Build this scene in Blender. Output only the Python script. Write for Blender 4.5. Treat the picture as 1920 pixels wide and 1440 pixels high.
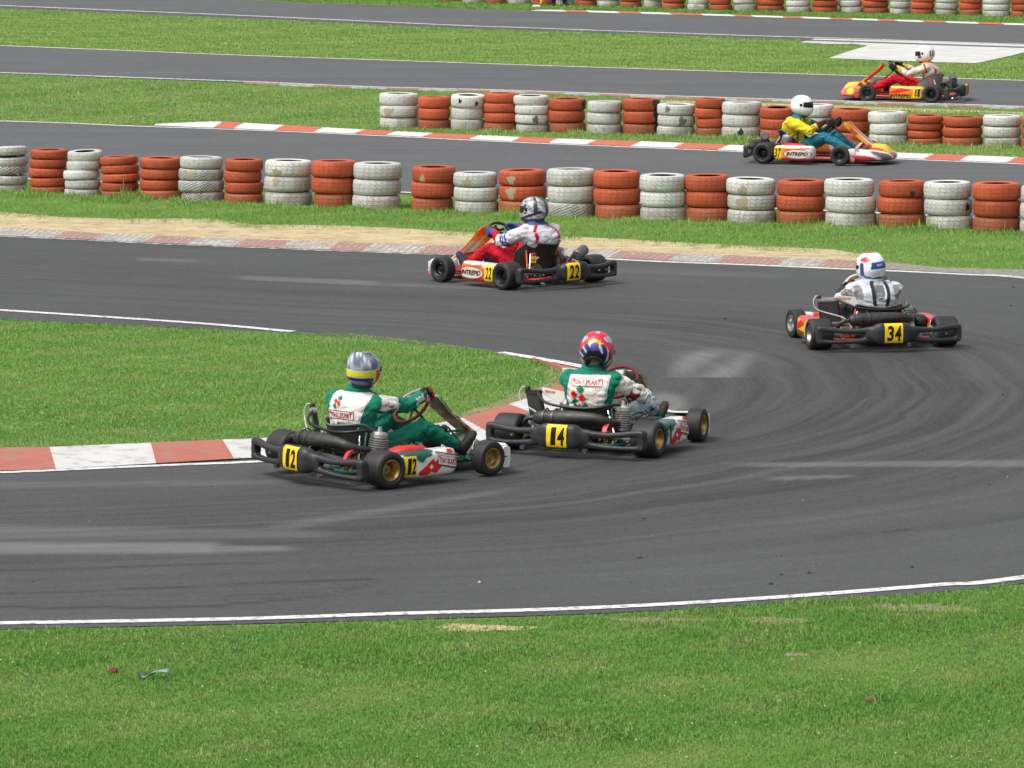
import bpy, bmesh, math, random
import numpy as np
from mathutils import Vector, Matrix, noise
from mathutils.bvhtree import BVHTree

random.seed(7)
rng = np.random.default_rng(7)
for o in list(bpy.data.objects):
    bpy.data.objects.remove(o, do_unlink=True)
scene = bpy.context.scene
COL = scene.collection
rad = math.radians

# ------------------------------------------------------------------ camera
FOCAL_PX, PITCH, CAM_H = 10313.16, rad(6.61034), 5.4993     # solved from the kart wheelbases
cam_data = bpy.data.cameras.new('camera')
cam = bpy.data.objects.new('camera', cam_data)
COL.objects.link(cam)
cam.location = (0, 0, CAM_H)
cam.rotation_euler = (math.pi / 2 - PITCH, 0, 0)
cam_data.sensor_width = 36
cam_data.lens = 36 * FOCAL_PX / 1920
cam_data.clip_start = 1
cam_data.clip_end = 2000
scene.camera = cam

# ------------------------------------------------------------------ light: bright overcast
SUN_EL, SUN_AZ = rad(58), rad(-125)          # azimuth clockwise from +Y: behind-left of the camera
world = bpy.data.worlds.new('World')
scene.world = world
world.use_nodes = True
wn, wl = world.node_tree.nodes, world.node_tree.links
bg = wn['Background']
sky = wn.new('ShaderNodeTexSky')
sky.sky_type = 'NISHITA'
sky.sun_disc = False
sky.sun_elevation = SUN_EL
sky.sun_rotation = SUN_AZ
sky.air_density = 1.0
sky.dust_density = 6.0
sky.ozone_density = 1.0
hs = wn.new('ShaderNodeHueSaturation')       # cloud cover: the sky is nearly grey
hs.inputs['Saturation'].default_value = 0.30
wl.new(sky.outputs['Color'], hs.inputs['Color'])
wl.new(hs.outputs['Color'], bg.inputs['Color'])
bg.inputs['Strength'].default_value = 0.146
sun_d = bpy.data.lights.new('sun', 'SUN')
sun_d.energy = 1.15
sun_d.angle = rad(32)
sun_d.color = (1.0, 0.97, 0.92)
sun = bpy.data.objects.new('sun', sun_d)
COL.objects.link(sun)
sv = Vector((math.sin(SUN_AZ) * math.cos(SUN_EL), math.cos(SUN_AZ) * math.cos(SUN_EL), math.sin(SUN_EL)))
sun.rotation_euler = sv.to_track_quat('Z', 'Y').to_euler()
scene.view_settings.view_transform = 'Standard'
scene.view_settings.look = 'None'
scene.view_settings.exposure = 0.40
scene.view_settings.gamma = 1.0
scene.render.resolution_x, scene.render.resolution_y = 1024, 768

# ------------------------------------------------------------------ survey: image point -> ground metres
_c, _s = math.cos(PITCH), math.sin(PITCH)


def G(u, v, z=0.0):
    x, y = (u - 960) / FOCAL_PX, -(v - 720) / FOCAL_PX
    dx, dy, dz = x, _c + y * _s, -_s + y * _c
    t = (z - CAM_H) / dz
    return Vector((dx * t, dy * t, z))


def to_px(x, y, z=0.0):
    Z = z - CAM_H
    d = y * _c - Z * _s
    up = y * _s + Z * _c
    return 960 + FOCAL_PX * x / d, 720 - FOCAL_PX * up / d


def px_per_m(v):
    p = G(960, v)
    return FOCAL_PX / (p.y * _c + CAM_H * _s)


# ------------------------------------------------------------------ materials
def lin(c):
    return tuple((x / 255 / 12.92 if x / 255 <= 0.04045 else ((x / 255 + 0.055) / 1.055) ** 2.4) for x in c)


MATS = {}


def new_mat(name):
    m = bpy.data.materials.new(name)
    m.use_nodes = True
    return m, m.node_tree.nodes, m.node_tree.links, m.node_tree.nodes['Principled BSDF']


def flat(name, col, rough=0.5, metal=0.0, spec=0.5, bump=0.0, bscale=40, var=0.0):
    """plain material; var adds soft wear to the base colour, bump a fine surface texture"""
    if name in MATS:
        return MATS[name]
    m, n, l, b = new_mat(name)
    b.inputs['Base Color'].default_value = (*col, 1)
    b.inputs['Roughness'].default_value = rough
    b.inputs['Metallic'].default_value = metal
    b.inputs['Specular IOR Level'].default_value = spec
    tc = n.new('ShaderNodeTexCoord')
    if var:
        nz = n.new('ShaderNodeTexNoise')
        nz.inputs['Scale'].default_value = 14
        nz.inputs['Detail'].default_value = 6
        l.new(tc.outputs['Object'], nz.inputs['Vector'])
        mr = n.new('ShaderNodeMapRange')
        mr.inputs[1].default_value, mr.inputs[2].default_value = 0.3, 0.7
        mr.inputs[3].default_value, mr.inputs[4].default_value = 1 - var, 1 + var
        l.new(nz.outputs['Fac'], mr.inputs[0])
        mx = n.new('ShaderNodeVectorMath')
        mx.operation = 'SCALE'
        mx.inputs[0].default_value = col
        l.new(mr.outputs[0], mx.inputs['Scale'])
        l.new(mx.outputs[0], b.inputs['Base Color'])
    if bump:
        nz = n.new('ShaderNodeTexNoise')
        nz.inputs['Scale'].default_value = bscale
        nz.inputs['Detail'].default_value = 4
        l.new(tc.outputs['Object'], nz.inputs['Vector'])
        bp = n.new('ShaderNodeBump')
        bp.inputs['Strength'].default_value = bump
        bp.inputs['Distance'].default_value = 0.01
        l.new(nz.outputs['Fac'], bp.inputs['Height'])
        l.new(bp.outputs[0], b.inputs['Normal'])
    MATS[name] = m
    return m


def painted(name, rough, spec=0.5, bump=0.0, bscale=30, coat=0.0, grime=0.12):
    """colour taken from the 'Col' attribute of the mesh (paint scheme, suit panels), with a little grime"""
    if name in MATS:
        return MATS[name]
    m, n, l, b = new_mat(name)
    at = n.new('ShaderNodeAttribute')
    at.attribute_name = 'Col'
    tc = n.new('ShaderNodeTexCoord')
    nz = n.new('ShaderNodeTexNoise')
    nz.inputs['Scale'].default_value = 9
    nz.inputs['Detail'].default_value = 8
    nz.inputs['Roughness'].default_value = 0.65
    l.new(tc.outputs['Object'], nz.inputs['Vector'])
    mr = n.new('ShaderNodeMapRange')
    mr.inputs[1].default_value, mr.inputs[2].default_value = 0.35, 0.75
    mr.inputs[3].default_value, mr.inputs[4].default_value = 1 + grime * 0.3, 1 - grime
    l.new(nz.outputs['Fac'], mr.inputs[0])
    mx = n.new('ShaderNodeVectorMath')
    mx.operation = 'SCALE'
    l.new(at.outputs['Color'], mx.inputs[0])
    l.new(mr.outputs[0], mx.inputs['Scale'])
    l.new(mx.outputs[0], b.inputs['Base Color'])
    b.inputs['Roughness'].default_value = rough
    b.inputs['Specular IOR Level'].default_value = spec
    b.inputs['Coat Weight'].default_value = coat
    b.inputs['Coat Roughness'].default_value = 0.15
    if bump:
        n2 = n.new('ShaderNodeTexNoise')
        n2.inputs['Scale'].default_value = bscale
        n2.inputs['Detail'].default_value = 5
        l.new(tc.outputs['Object'], n2.inputs['Vector'])
        bp = n.new('ShaderNodeBump')
        bp.inputs['Strength'].default_value = bump
        bp.inputs['Distance'].default_value = 0.02
        l.new(n2.outputs['Fac'], bp.inputs['Height'])
        l.new(bp.outputs[0], b.inputs['Normal'])
    MATS[name] = m
    return m


M_BUMPER = flat('bumper_plastic', (0.022, 0.023, 0.025), 0.42, bump=0.25, bscale=220, var=0.25)
M_RUBBER = flat('kart_rubber', (0.020, 0.019, 0.019), 0.62, bump=0.3, bscale=120, var=0.35)
M_BLACK = flat('black_parts', (0.013, 0.013, 0.014), 0.45, var=0.3)
M_STEEL = flat('exhaust_steel', (0.05, 0.047, 0.044), 0.5, metal=0.35, bump=0.3, bscale=60, var=0.5)
M_ALU = flat('cast_aluminium', (0.42, 0.41, 0.39), 0.42, metal=0.6, bump=0.3, bscale=90, var=0.25)
M_CHROME = flat('chrome', (0.75, 0.75, 0.76), 0.16, metal=1.0)
M_GOLD = flat('gold_rim', (0.46, 0.30, 0.10), 0.34, metal=0.8, var=0.2)
M_BLACKRIM = flat('black_rim', (0.015, 0.015, 0.016), 0.35, metal=0.2)
M_SILVERRIM = flat('silver_rim', (0.42, 0.42, 0.43), 0.3, metal=0.9)
M_HOSE = flat('rubber_hose', (0.012, 0.012, 0.013), 0.4)
M_PINK = flat('chain_guard_red', lin((190, 55, 75)), 0.45, var=0.12)
M_RED = flat('red_cover', lin((200, 42, 38)), 0.6, bump=0.3, bscale=25, var=0.1)
M_WHITEPL = flat('white_plastic', lin((222, 220, 212)), 0.4, var=0.06)
M_BRASS = flat('sprocket', (0.35, 0.22, 0.09), 0.4, metal=0.8, var=0.3)
M_PAINT = painted('bodywork_paint', 0.3, coat=0.3, grime=0.10)
M_SUIT = painted('suit_cloth', 0.85, spec=0.2, bump=0.45, bscale=26, grime=0.16)
M_HELM = painted('helmet_paint', 0.28, coat=0.3, grime=0.06)
M_PANEL = painted('panel_plastic', 0.35, grime=0.08)
_n, _l = M_PANEL.node_tree.nodes, M_PANEL.node_tree.links       # thin polyester: daylight glows through
_t, _x, _a = _n.new('ShaderNodeBsdfTranslucent'), _n.new('ShaderNodeMixShader'), _n.new('ShaderNodeAttribute')
_a.attribute_name = 'Col'
_l.new(_a.outputs['Color'], _t.inputs['Color'])
_x.inputs[0].default_value = 0.5
_l.new(_n['Principled BSDF'].outputs[0], _x.inputs[1])
_l.new(_t.outputs[0], _x.inputs[2])
_l.new(_x.outputs[0], _n['Material Output'].inputs['Surface'])
M_LEATHER = painted('glove_leather', 0.7, spec=0.3, bump=0.3, bscale=60, grime=0.25)
M_DECAL = painted('printed_mark', 0.5, spec=0.35, grime=0.08)
M_VISOR = flat('visor', (0.012, 0.012, 0.015), 0.08)


# ------------------------------------------------------------------ mesh helpers
def smoothstep(a, b, x):
    t = np.clip((x - a) / (b - a), 0, 1)
    return t * t * (3 - 2 * t)


def spline(pts, n, closed=False):
    P = [Vector(p) for p in pts]
    k = len(P)
    out = []
    segs = k if closed else k - 1
    for j in range(n):
        t = j / n * segs if closed else j / (n - 1) * segs
        i = min(int(t), segs - 1)
        f = t - i
        g = (lambda q: P[q % k]) if closed else (lambda q: P[max(0, min(k - 1, q))])
        a, b, c, d = g(i - 1), g(i), g(i + 1), g(i + 2)
        out.append(0.5 * ((2 * b) + (c - a) * f + (2 * a - 5 * b + 4 * c - d) * f * f + (3 * b - a - 3 * c + d) * f ** 3))
    return out


def rrect(hw, hh, n=14, e=3.2):
    """rounded rectangle outline, half sizes hw, hh"""
    r = []
    for i in range(n):
        a = 2 * math.pi * (i + 0.5) / n
        c, s = math.cos(a), math.sin(a)
        r.append((hw * math.copysign(abs(c) ** (2 / e), c), hh * math.copysign(abs(s) ** (2 / e), s)))
    return r


class MB:
    def __init__(s):
        s.v, s.f, s.m = [], [], []

    def add(s, vs, fs, mi=0):
        k = len(s.v)
        s.v += [Vector(v) for v in vs]
        s.f += [tuple(i + k for i in f) for f in fs]
        s.m += [mi] * len(fs)

    def box(s, c, size, mi=0, rot=None):
        c = Vector(c)
        h = Vector(size) / 2
        vs = []
        for x in (-1, 1):
            for y in (-1, 1):
                for z in (-1, 1):
                    p = Vector((x * h.x, y * h.y, z * h.z))
                    vs.append(c + (rot @ p if rot else p))
        s.add(vs, [(0, 1, 3, 2), (4, 6, 7, 5), (0, 4, 5, 1), (2, 3, 7, 6), (0, 2, 6, 4), (1, 5, 7, 3)], mi)

    def loft(s, rings, mi=0, caps=True, loop=False):
        n = len(rings[0])
        vs = [p for r in rings for p in r]
        fs = []
        R = len(rings)
        for i in range(R if loop else R - 1):
            a, b = i * n, ((i + 1) % R) * n
            for j in range(n):
                k = (j + 1) % n
                fs.append((a + j, a + k, b + k, b + j))
        if caps and not loop:
            fs.append(tuple(reversed(range(n))))
            fs.append(tuple(range((R - 1) * n, R * n)))
        s.add(vs, fs, mi)

    def tube(s, path, r, seg=8, mi=0, caps=True, closed=False):
        P = [Vector(p) for p in path]
        n = len(P)
        rr = r if isinstance(r, (list, tuple)) else [r] * n
        rings = []
        up = None
        for i in range(n):
            a = P[(i - 1) % n] if (closed or i > 0) else P[i]
            b = P[(i + 1) % n] if (closed or i < n - 1) else P[i]
            t = (b - a).normalized()
            if up is None:
                up = t.orthogonal().normalized()
            up = (up - t * up.dot(t)).normalized()
            w = t.cross(up)
            rings.append([P[i] + (up * math.cos(2 * math.pi * k / seg) + w * math.sin(2 * math.pi * k / seg)) * rr[i] for k in range(seg)])
        s.loft(rings, mi, caps, closed)

    def capsule(s, a, b, ra, rb, seg=12):
        a, b = Vector(a), Vector(b)
        t = b - a
        L = t.length
        t = t / L if L > 1e-6 else Vector((0, 0, 1))
        path, rr = [], []
        for k in range(1, 6):
            q = math.pi / 2 * k / 6
            path.append(a - t * ra * math.cos(q))
            rr.append(ra * math.sin(q))
        path += [a, b]
        rr += [ra, rb]
        for k in range(5, 0, -1):
            q = math.pi / 2 * k / 6
            path.append(b + t * rb * math.cos(q))
            rr.append(rb * math.sin(q))
        s.tube(path, rr, seg)

    def lathe(s, prof, seg=32, mat=None, mi=0, closed=False):
        """prof (r, z) turned about local Z; mat places it"""
        mat = mat or Matrix()
        n = len(prof)
        vs, fs = [], []
        for i in range(seg):
            a = 2 * math.pi * i / seg
            for r, z in prof:
                vs.append(mat @ Vector((r * math.cos(a), r * math.sin(a), z)))
        for i in range(seg):
            k = (i + 1) % seg
            for j in range(n if closed else n - 1):
                q = (j + 1) % n
                fs.append((i * n + j, k * n + j, k * n + q, i * n + q))
        s.add(vs, fs, mi)

    def sphere(s, c, r, seg=16, scale=(1, 1, 1), mi=0):
        c = Vector(c)
        m = Matrix.Translation(c) @ Matrix.Diagonal((*scale, 1))
        s.lathe([(max(1e-4, r * math.sin(math.pi * k / 10)), -r * math.cos(math.pi * k / 10)) for k in range(11)], seg, m, mi)

    def mesh(s, name):
        me = bpy.data.meshes.new(name)
        me.from_pydata([tuple(v) for v in s.v], [], s.f)
        me.polygons.foreach_set('material_index', s.m)
        bm = bmesh.new()
        bm.from_mesh(me)
        bmesh.ops.recalc_face_normals(bm, faces=bm.faces)
        bm.to_mesh(me)
        bm.free()
        return me

    def build(s, name, mats, parent=None, angle=38, bevel=0):
        me = s.mesh(name)
        o = link(name, me, mats, parent)
        if bevel:
            bm = bmesh.new()
            bm.from_mesh(me)
            es = [e for e in bm.edges if len(e.link_faces) == 2 and e.calc_face_angle(0) > rad(35)]
            bmesh.ops.bevel(bm, geom=es, offset=bevel, segments=2, affect='EDGES', clamp_overlap=True)
            bm.to_mesh(me)
            bm.free()
        shade(me, angle)
        return o

    def solid(s, name, voxel, iters, mats, parent=None):
        """merge all shapes into one continuous surface"""
        me = s.mesh(name)
        o = bpy.data.objects.new('tmp', me)
        COL.objects.link(o)
        md = o.modifiers.new('r', 'REMESH')
        md.mode = 'VOXEL'
        md.voxel_size = voxel
        if iters:
            sm = o.modifiers.new('s', 'SMOOTH')
            sm.factor, sm.iterations = 0.5, iters
        dg = bpy.context.evaluated_depsgraph_get()
        dg.update()
        m2 = bpy.data.meshes.new_from_object(o.evaluated_get(dg))
        bpy.data.objects.remove(o)
        bpy.data.meshes.remove(me)
        m2.name = name
        m2.materials.clear()
        r = link(name, m2, mats, parent)
        m2.shade_smooth()
        return r


def shade(me, angle=38):
    me.shade_smooth()
    me.set_sharp_from_angle(angle=rad(angle))


def link(name, me, mats=(), parent=None):
    o = bpy.data.objects.new(name, me)
    COL.objects.link(o)
    for m in (mats if isinstance(mats, (list, tuple)) else [mats]):
        me.materials.append(m)
    if parent:
        o.parent = parent
    return o


def empty(name, parent=None):
    o = bpy.data.objects.new(name, None)
    o.empty_display_size = 0.1
    COL.objects.link(o)
    if parent:
        o.parent = parent
    return o


def tag(o, label, cat, group=None, kind=None):
    o['label'], o['category'] = label, cat
    if group:
        o['group'] = group
    if kind:
        o['kind'] = kind
    return o


def np_mesh(name, verts, faces):
    """verts (n,3), faces (m,k) arrays -> mesh"""
    me = bpy.data.meshes.new(name)
    m, k = faces.shape
    me.vertices.add(len(verts))
    me.vertices.foreach_set('co', verts.astype(np.float32).ravel())
    me.loops.add(m * k)
    me.loops.foreach_set('vertex_index', faces.astype(np.int32).ravel())
    me.polygons.add(m)
    me.polygons.foreach_set('loop_start', np.arange(0, m * k, k, dtype=np.int32))
    me.update(calc_edges=True)
    return me


def set_col(me, cols, name='Col'):
    a = me.color_attributes.new(name, 'FLOAT_COLOR', 'POINT')
    a.data.foreach_set('color', np.concatenate([cols, np.ones((len(cols), 1))], 1).astype(np.float32).ravel())


def coords(me):
    a = np.empty(len(me.vertices) * 3, np.float32)
    me.vertices.foreach_get('co', a)
    return a.reshape(-1, 3).astype(float)


def normals(me):
    a = np.empty(len(me.vertices) * 3, np.float32)
    me.vertex_normals.foreach_get('vector', a)
    return a.reshape(-1, 3).astype(float)


# ------------------------------------------------------------------ printed marks that follow a surface
_txt = {}


def text_tris(s, bold=0.0):
    key = (s, bold)
    if key not in _txt:
        cu = bpy.data.curves.new('t', 'FONT')
        cu.body, cu.size, cu.align_x, cu.align_y, cu.offset = s, 1.0, 'LEFT', 'BOTTOM_BASELINE', bold
        cu.resolution_u = 3
        ob = bpy.data.objects.new('t', cu)
        COL.objects.link(ob)
        dg = bpy.context.evaluated_depsgraph_get()
        dg.update()
        me = bpy.data.meshes.new_from_object(ob.evaluated_get(dg))
        me.calc_loop_triangles()
        V = [(v.co.x, v.co.y) for v in me.vertices]
        T = [tuple(t.vertices) for t in me.loop_triangles]
        bpy.data.objects.remove(ob)
        bpy.data.curves.remove(cu)
        bpy.data.meshes.remove(me)
        xs, ys = [v[0] for v in V], [v[1] for v in V]
        x0, x1, y0, y1 = min(xs), max(xs), min(ys), max(ys)
        _txt[key] = ([((x - x0) / (x1 - x0), (y - y0) / (y1 - y0)) for x, y in V], T)
    return _txt[key]


def txt(s, x0, y0, x1, y1, col, bold=0.02, shear=0.0):
    V, T = text_tris(s, bold)
    return ([(x0 + x * (x1 - x0) + shear * y, y0 + y * (y1 - y0)) for x, y in V], T, lin(col))


def poly(pts, col):
    return (list(pts), [tuple(range(len(pts)))], lin(col))


def rect(x0, y0, x1, y1, col):
    return poly([(x0, y0), (x1, y0), (x1, y1), (x0, y1)], col)


def ring_rect(x0, y0, x1, y1, w, col):
    V = [(x0, y0), (x1, y0), (x1, y1), (x0, y1), (x0 + w, y0 + w), (x1 - w, y0 + w), (x1 - w, y1 - w), (x0 + w, y1 - w)]
    return (V, [(0, 1, 5, 4), (1, 2, 6, 5), (2, 3, 7, 6), (3, 0, 4, 7)], lin(col))


def ell(cx, cy, rx, ry, col, n=28):
    return poly([(cx + rx * math.cos(2 * math.pi * i / n), cy + ry * math.sin(2 * math.pi * i / n)) for i in range(n)], col)


def decal(name, target, parent, org, X, Y, parts, maxlen=0.02, lift=0.0016, step=0.0007, reach=0.4):
    """lay flat artwork on the target mesh: org + x*X + y*Y is projected along -(X x Y)"""
    me = target.data
    bvh = BVHTree.FromPolygons([v.co.copy() for v in me.vertices], [tuple(p.vertices) for p in me.polygons])
    X, Y, org = Vector(X).normalized(), Vector(Y).normalized(), Vector(org)
    N = X.cross(Y).normalized()
    V, Fc, cc = [], [], []
    for li, (pv, pf, col) in enumerate(parts):
        bm = bmesh.new()
        vs = [bm.verts.new((x, y, 0)) for x, y in pv]
        for f in pf:
            try:
                bm.faces.new([vs[i] for i in f])
            except ValueError:
                pass
        bmesh.ops.triangulate(bm, faces=bm.faces)
        for _ in range(7):
            es = [e for e in bm.edges if e.calc_length() > maxlen]
            if not es:
                break
            bmesh.ops.subdivide_edges(bm, edges=es, cuts=1)
            bmesh.ops.triangulate(bm, faces=bm.faces)
        idx = {}
        for v in bm.verts:
            o = org + X * v.co.x + Y * v.co.y + N * reach * 0.5
            hit, nr, _, _ = bvh.ray_cast(o, -N, reach)
            if hit is None:
                continue
            if nr.dot(N) < 0:
                nr = -nr
            idx[v] = len(V)
            V.append(tuple(hit + nr * (lift + step * li) + N * 0.0006))
        for f in bm.faces:
            if all(v in idx for v in f.verts):
                Fc.append(tuple(idx[v] for v in f.verts))
        cc += [col] * (len(V) - len(cc))
        bm.free()
    if not Fc:
        return None
    m = bpy.data.meshes.new(name)
    m.from_pydata(V, [], Fc)
    set_col(m, np.array(cc))
    o = link(name, m, [M_DECAL], parent)
    m.shade_smooth()
    return o


# ================================================================== SETTING
def node_noise(n, l, vec, scale, detail=6, rough=0.6):
    z = n.new('ShaderNodeTexNoise')
    z.inputs['Scale'].default_value = scale
    z.inputs['Detail'].default_value = detail
    z.inputs['Roughness'].default_value = rough
    l.new(vec, z.inputs['Vector'])
    return z.outputs['Fac']


def node_range(n, l, src, a, b, c, d):
    r = n.new('ShaderNodeMapRange')
    for i, q in enumerate((a, b, c, d)):
        r.inputs[i + 1].default_value = q
    l.new(src, r.inputs[0])
    return r.outputs[0]


def node_math(n, l, op, a, b=None):
    m = n.new('ShaderNodeMath')
    m.operation = op
    for i, q in enumerate((a, b)):
        if q is None:
            continue
        if isinstance(q, (int, float)):
            m.inputs[i].default_value = q
        else:
            l.new(q, m.inputs[i])
    return m.outputs[0]


def node_mix(n, l, fac, a, b):
    m = n.new('ShaderNodeMix')
    m.data_type = 'RGBA'
    if isinstance(fac, (int, float)):
        m.inputs[0].default_value = fac
    else:
        l.new(fac, m.inputs[0])
    for s, q in ((6, a), (7, b)):
        if isinstance(q, tuple):
            m.inputs[s].default_value = (*q, 1)
        else:
            l.new(q, m.inputs[s])
    return m.outputs[2]


def node_mapping(n, l, vec, scale, rot=0.0):
    m = n.new('ShaderNodeMapping')
    m.inputs['Scale'].default_value = scale
    m.inputs['Rotation'].default_value = (0, 0, rot)
    l.new(vec, m.inputs['Vector'])
    return m.outputs[0]


def asphalt(name, base, streak_from=None, rot=0.0, scuff=False):
    m, n, l, b = new_mat(name)
    tc = n.new('ShaderNodeTexCoord')
    ob = tc.outputs['Object']
    fine = node_range(n, l, node_noise(n, l, ob, 70, 3, 0.7), 0.3, 0.7, 0.66, 1.40)
    mid = node_range(n, l, node_noise(n, l, ob, 0.55, 5), 0.3, 0.7, 0.90, 1.10)
    f = node_math(n, l, 'MULTIPLY', fine, mid)
    f = node_math(n, l, 'MULTIPLY', f, node_range(n, l, node_noise(n, l, ob, 17, 5, 0.7), 0.3, 0.7, 0.86, 1.15))
    if streak_from == 'UV':
        sv_ = node_mapping(n, l, tc.outputs['UV'], (0.10, 5.0, 1))
    else:
        sv_ = node_mapping(n, l, ob, (0.05, 2.2, 1), rot)
    st = node_range(n, l, node_noise(n, l, sv_, 1.0, 7, 0.62), 0.3, 0.72, 1.13, 0.84)
    f = node_math(n, l, 'MULTIPLY', f, st)
    if scuff:
        a1 = n.new('ShaderNodeAttribute')
        a1.attribute_name = 'rubbered'
        wob = n.new('ShaderNodeVectorMath')
        wob.operation = 'MULTIPLY_ADD'
        wob.inputs[1].default_value = (0, 0.65, 0)
        wz_ = n.new('ShaderNodeTexNoise')
        wz_.inputs['Scale'].default_value = 0.33
        wz_.inputs['Detail'].default_value = 3
        l.new(ob, wz_.inputs['Vector'])
        l.new(wz_.outputs['Color'], wob.inputs[0])
        l.new(tc.outputs['UV'], wob.inputs[2])
        s2 = node_mapping(n, l, wob.outputs[0], (0.05, 3.4, 1))
        dk = node_range(n, l, node_noise(n, l, s2, 1.0, 8, 0.7), 0.36, 0.60, 0.0, 1.0)
        dk = node_math(n, l, 'MULTIPLY', dk, a1.outputs['Fac'])
        f = node_math(n, l, 'MULTIPLY', f, node_range(n, l, dk, 0, 1, 1.06, 0.42))
    mx = n.new('ShaderNodeVectorMath')
    mx.operation = 'SCALE'
    mx.inputs[0].default_value = base
    l.new(f, mx.inputs['Scale'])
    col = mx.outputs[0]
    if scuff:
        a2 = n.new('ShaderNodeAttribute')
        a2.attribute_name = 'dust'
        pn = node_range(n, l, node_noise(n, l, sv_, 3.0, 6, 0.7), 0.3, 0.7, 0.65, 1.15)
        col = node_mix(n, l, node_math(n, l, 'MULTIPLY', a2.outputs['Fac'], pn), col, (0.34, 0.335, 0.325))
    # aggregate: scattered light stones
    vo = n.new('ShaderNodeTexVoronoi')
    vo.inputs['Scale'].default_value = 38
    l.new(ob, vo.inputs['Vector'])
    sp = node_math(n, l, 'MULTIPLY', node_math(n, l, 'LESS_THAN', vo.outputs['Distance'], 0.16), 0.12)
    col = node_mix(n, l, sp, col, (0.42, 0.42, 0.40))
    l.new(col, b.inputs['Base Color'])
    b.inputs['Roughness'].default_value = 0.8
    b.inputs['Specular IOR Level'].default_value = 0.35
    bp = n.new('ShaderNodeBump')
    bp.inputs['Strength'].default_value = 0.5
    bp.inputs['Distance'].default_value = 0.012
    l.new(node_noise(n, l, ob, 90, 3), bp.inputs['Height'])
    l.new(bp.outputs[0], b.inputs['Normal'])
    return m


def worn_paint(name, col, under, wear=0.45, rough=0.65, scale=6.0, stretch=(1, 1, 1)):
    m, n, l, b = new_mat(name)
    tc = n.new('ShaderNodeTexCoord')
    v = node_mapping(n, l, tc.outputs['Object'], stretch)
    w = node_noise(n, l, v, scale, 9, 0.72)
    f = node_range(n, l, w, wear + 0.08, wear - 0.06, 0.0, 1.0)
    g = node_range(n, l, node_noise(n, l, v, 1.4, 5), 0.3, 0.7, 0.88, 1.06)
    mx = n.new('ShaderNodeVectorMath')
    mx.operation = 'SCALE'
    mx.inputs[0].default_value = col
    l.new(g, mx.inputs['Scale'])
    l.new(node_mix(n, l, f, mx.outputs[0], under), b.inputs['Base Color'])
    b.inputs['Roughness'].default_value = rough
    bp = n.new('ShaderNodeBump')
    bp.inputs['Strength'].default_value = 0.3
    bp.inputs['Distance'].default_value = 0.01
    l.new(node_noise(n, l, tc.outputs['Object'], 45, 5), bp.inputs['Height'])
    l.new(bp.outputs[0], b.inputs['Normal'])
    return m


WHITE_LINE = worn_paint('white_line_paint', (0.70, 0.70, 0.68), (0.20, 0.20, 0.195), wear=0.43, scale=14)
KERB_WHITE = worn_paint('kerb_white', (0.55, 0.55, 0.53), (0.26, 0.25, 0.24), wear=0.40, scale=5)
KERB_RED = worn_paint('kerb_red', (0.42, 0.115, 0.075), (0.30, 0.17, 0.13), wear=0.43, scale=5)
KERB_WHITE2 = worn_paint('kerb_white_bright', (0.66, 0.66, 0.64), (0.35, 0.34, 0.33), wear=0.34, scale=5)
KERB_RED2 = worn_paint('kerb_red_bright', (0.53, 0.125, 0.065), (0.38, 0.20, 0.15), wear=0.36, scale=5)
KERB_WHITE3 = worn_paint('kerb_white_faded', (0.46, 0.45, 0.41), (0.22, 0.20, 0.17), wear=0.47, scale=5)
KERB_RED3 = worn_paint('kerb_red_faded', (0.37, 0.15, 0.12), (0.25, 0.19, 0.155), wear=0.47, scale=5)
KERB_GROOVE = worn_paint('kerb_groove', (0.24, 0.21, 0.185), (0.38, 0.33, 0.29), wear=0.5, scale=5)
CONCRETE = worn_paint('concrete', (0.58, 0.58, 0.545), (0.47, 0.465, 0.43), wear=0.46, scale=2.0)
SHOULDER = worn_paint('gravel_shoulder', (0.30, 0.28, 0.25), (0.17, 0.155, 0.13), wear=0.5, scale=14)


def soil_mat(name, a, b_, c, scale):
    m, n, l, b = new_mat(name)
    tc = n.new('ShaderNodeTexCoord')
    ob = tc.outputs['Object']
    st = node_mapping(n, l, ob, (0.45, 1, 1))
    f1 = node_range(n, l, node_noise(n, l, st, scale, 9, 0.7), 0.34, 0.66, 0, 1)
    f2 = node_range(n, l, node_noise(n, l, st, scale * 4, 5, 0.6), 0.52, 0.68, 0, 0.85)
    l.new(node_mix(n, l, f2, node_mix(n, l, f1, a, b_), c), b.inputs['Base Color'])
    b.inputs['Roughness'].default_value = 0.95
    b.inputs['Specular IOR Level'].default_value = 0.1
    bp = n.new('ShaderNodeBump')
    bp.inputs['Strength'].default_value = 0.7
    bp.inputs['Distance'].default_value = 0.05
    l.new(node_noise(n, l, ob, scale * 5, 6), bp.inputs['Height'])
    l.new(bp.outputs[0], b.inputs['Normal'])
    return m


SAND = soil_mat('sand', (0.58, 0.475, 0.29), (0.42, 0.335, 0.195), (0.20, 0.16, 0.09), 2.6)
SOIL = soil_mat('dry_soil', (0.33, 0.275, 0.17), (0.24, 0.205, 0.115), (0.15, 0.135, 0.065), 5)
TURF = soil_mat('turf_base', (0.14, 0.235, 0.05), (0.10, 0.19, 0.038), (0.18, 0.20, 0.08), 3)


def sheet(name, pts, z, mat, label, cat):
    """flat ground polygon"""
    me = bpy.data.meshes.new(name)
    me.from_pydata([(p[0], p[1], z) for p in pts], [], [tuple(range(len(pts)))])
    bm = bmesh.new()
    bm.from_mesh(me)
    bmesh.ops.triangulate(bm, faces=bm.faces)
    bmesh.ops.recalc_face_normals(bm, faces=bm.faces)
    for f in bm.faces:
        if f.normal.z < 0:
            f.normal_flip()
    bm.to_mesh(me)
    bm.free()
    o = link(name, me, [mat])
    return tag(o, label, cat, kind='structure')


def gp(pts):
    return [G(u, v) for u, v in pts]


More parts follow.
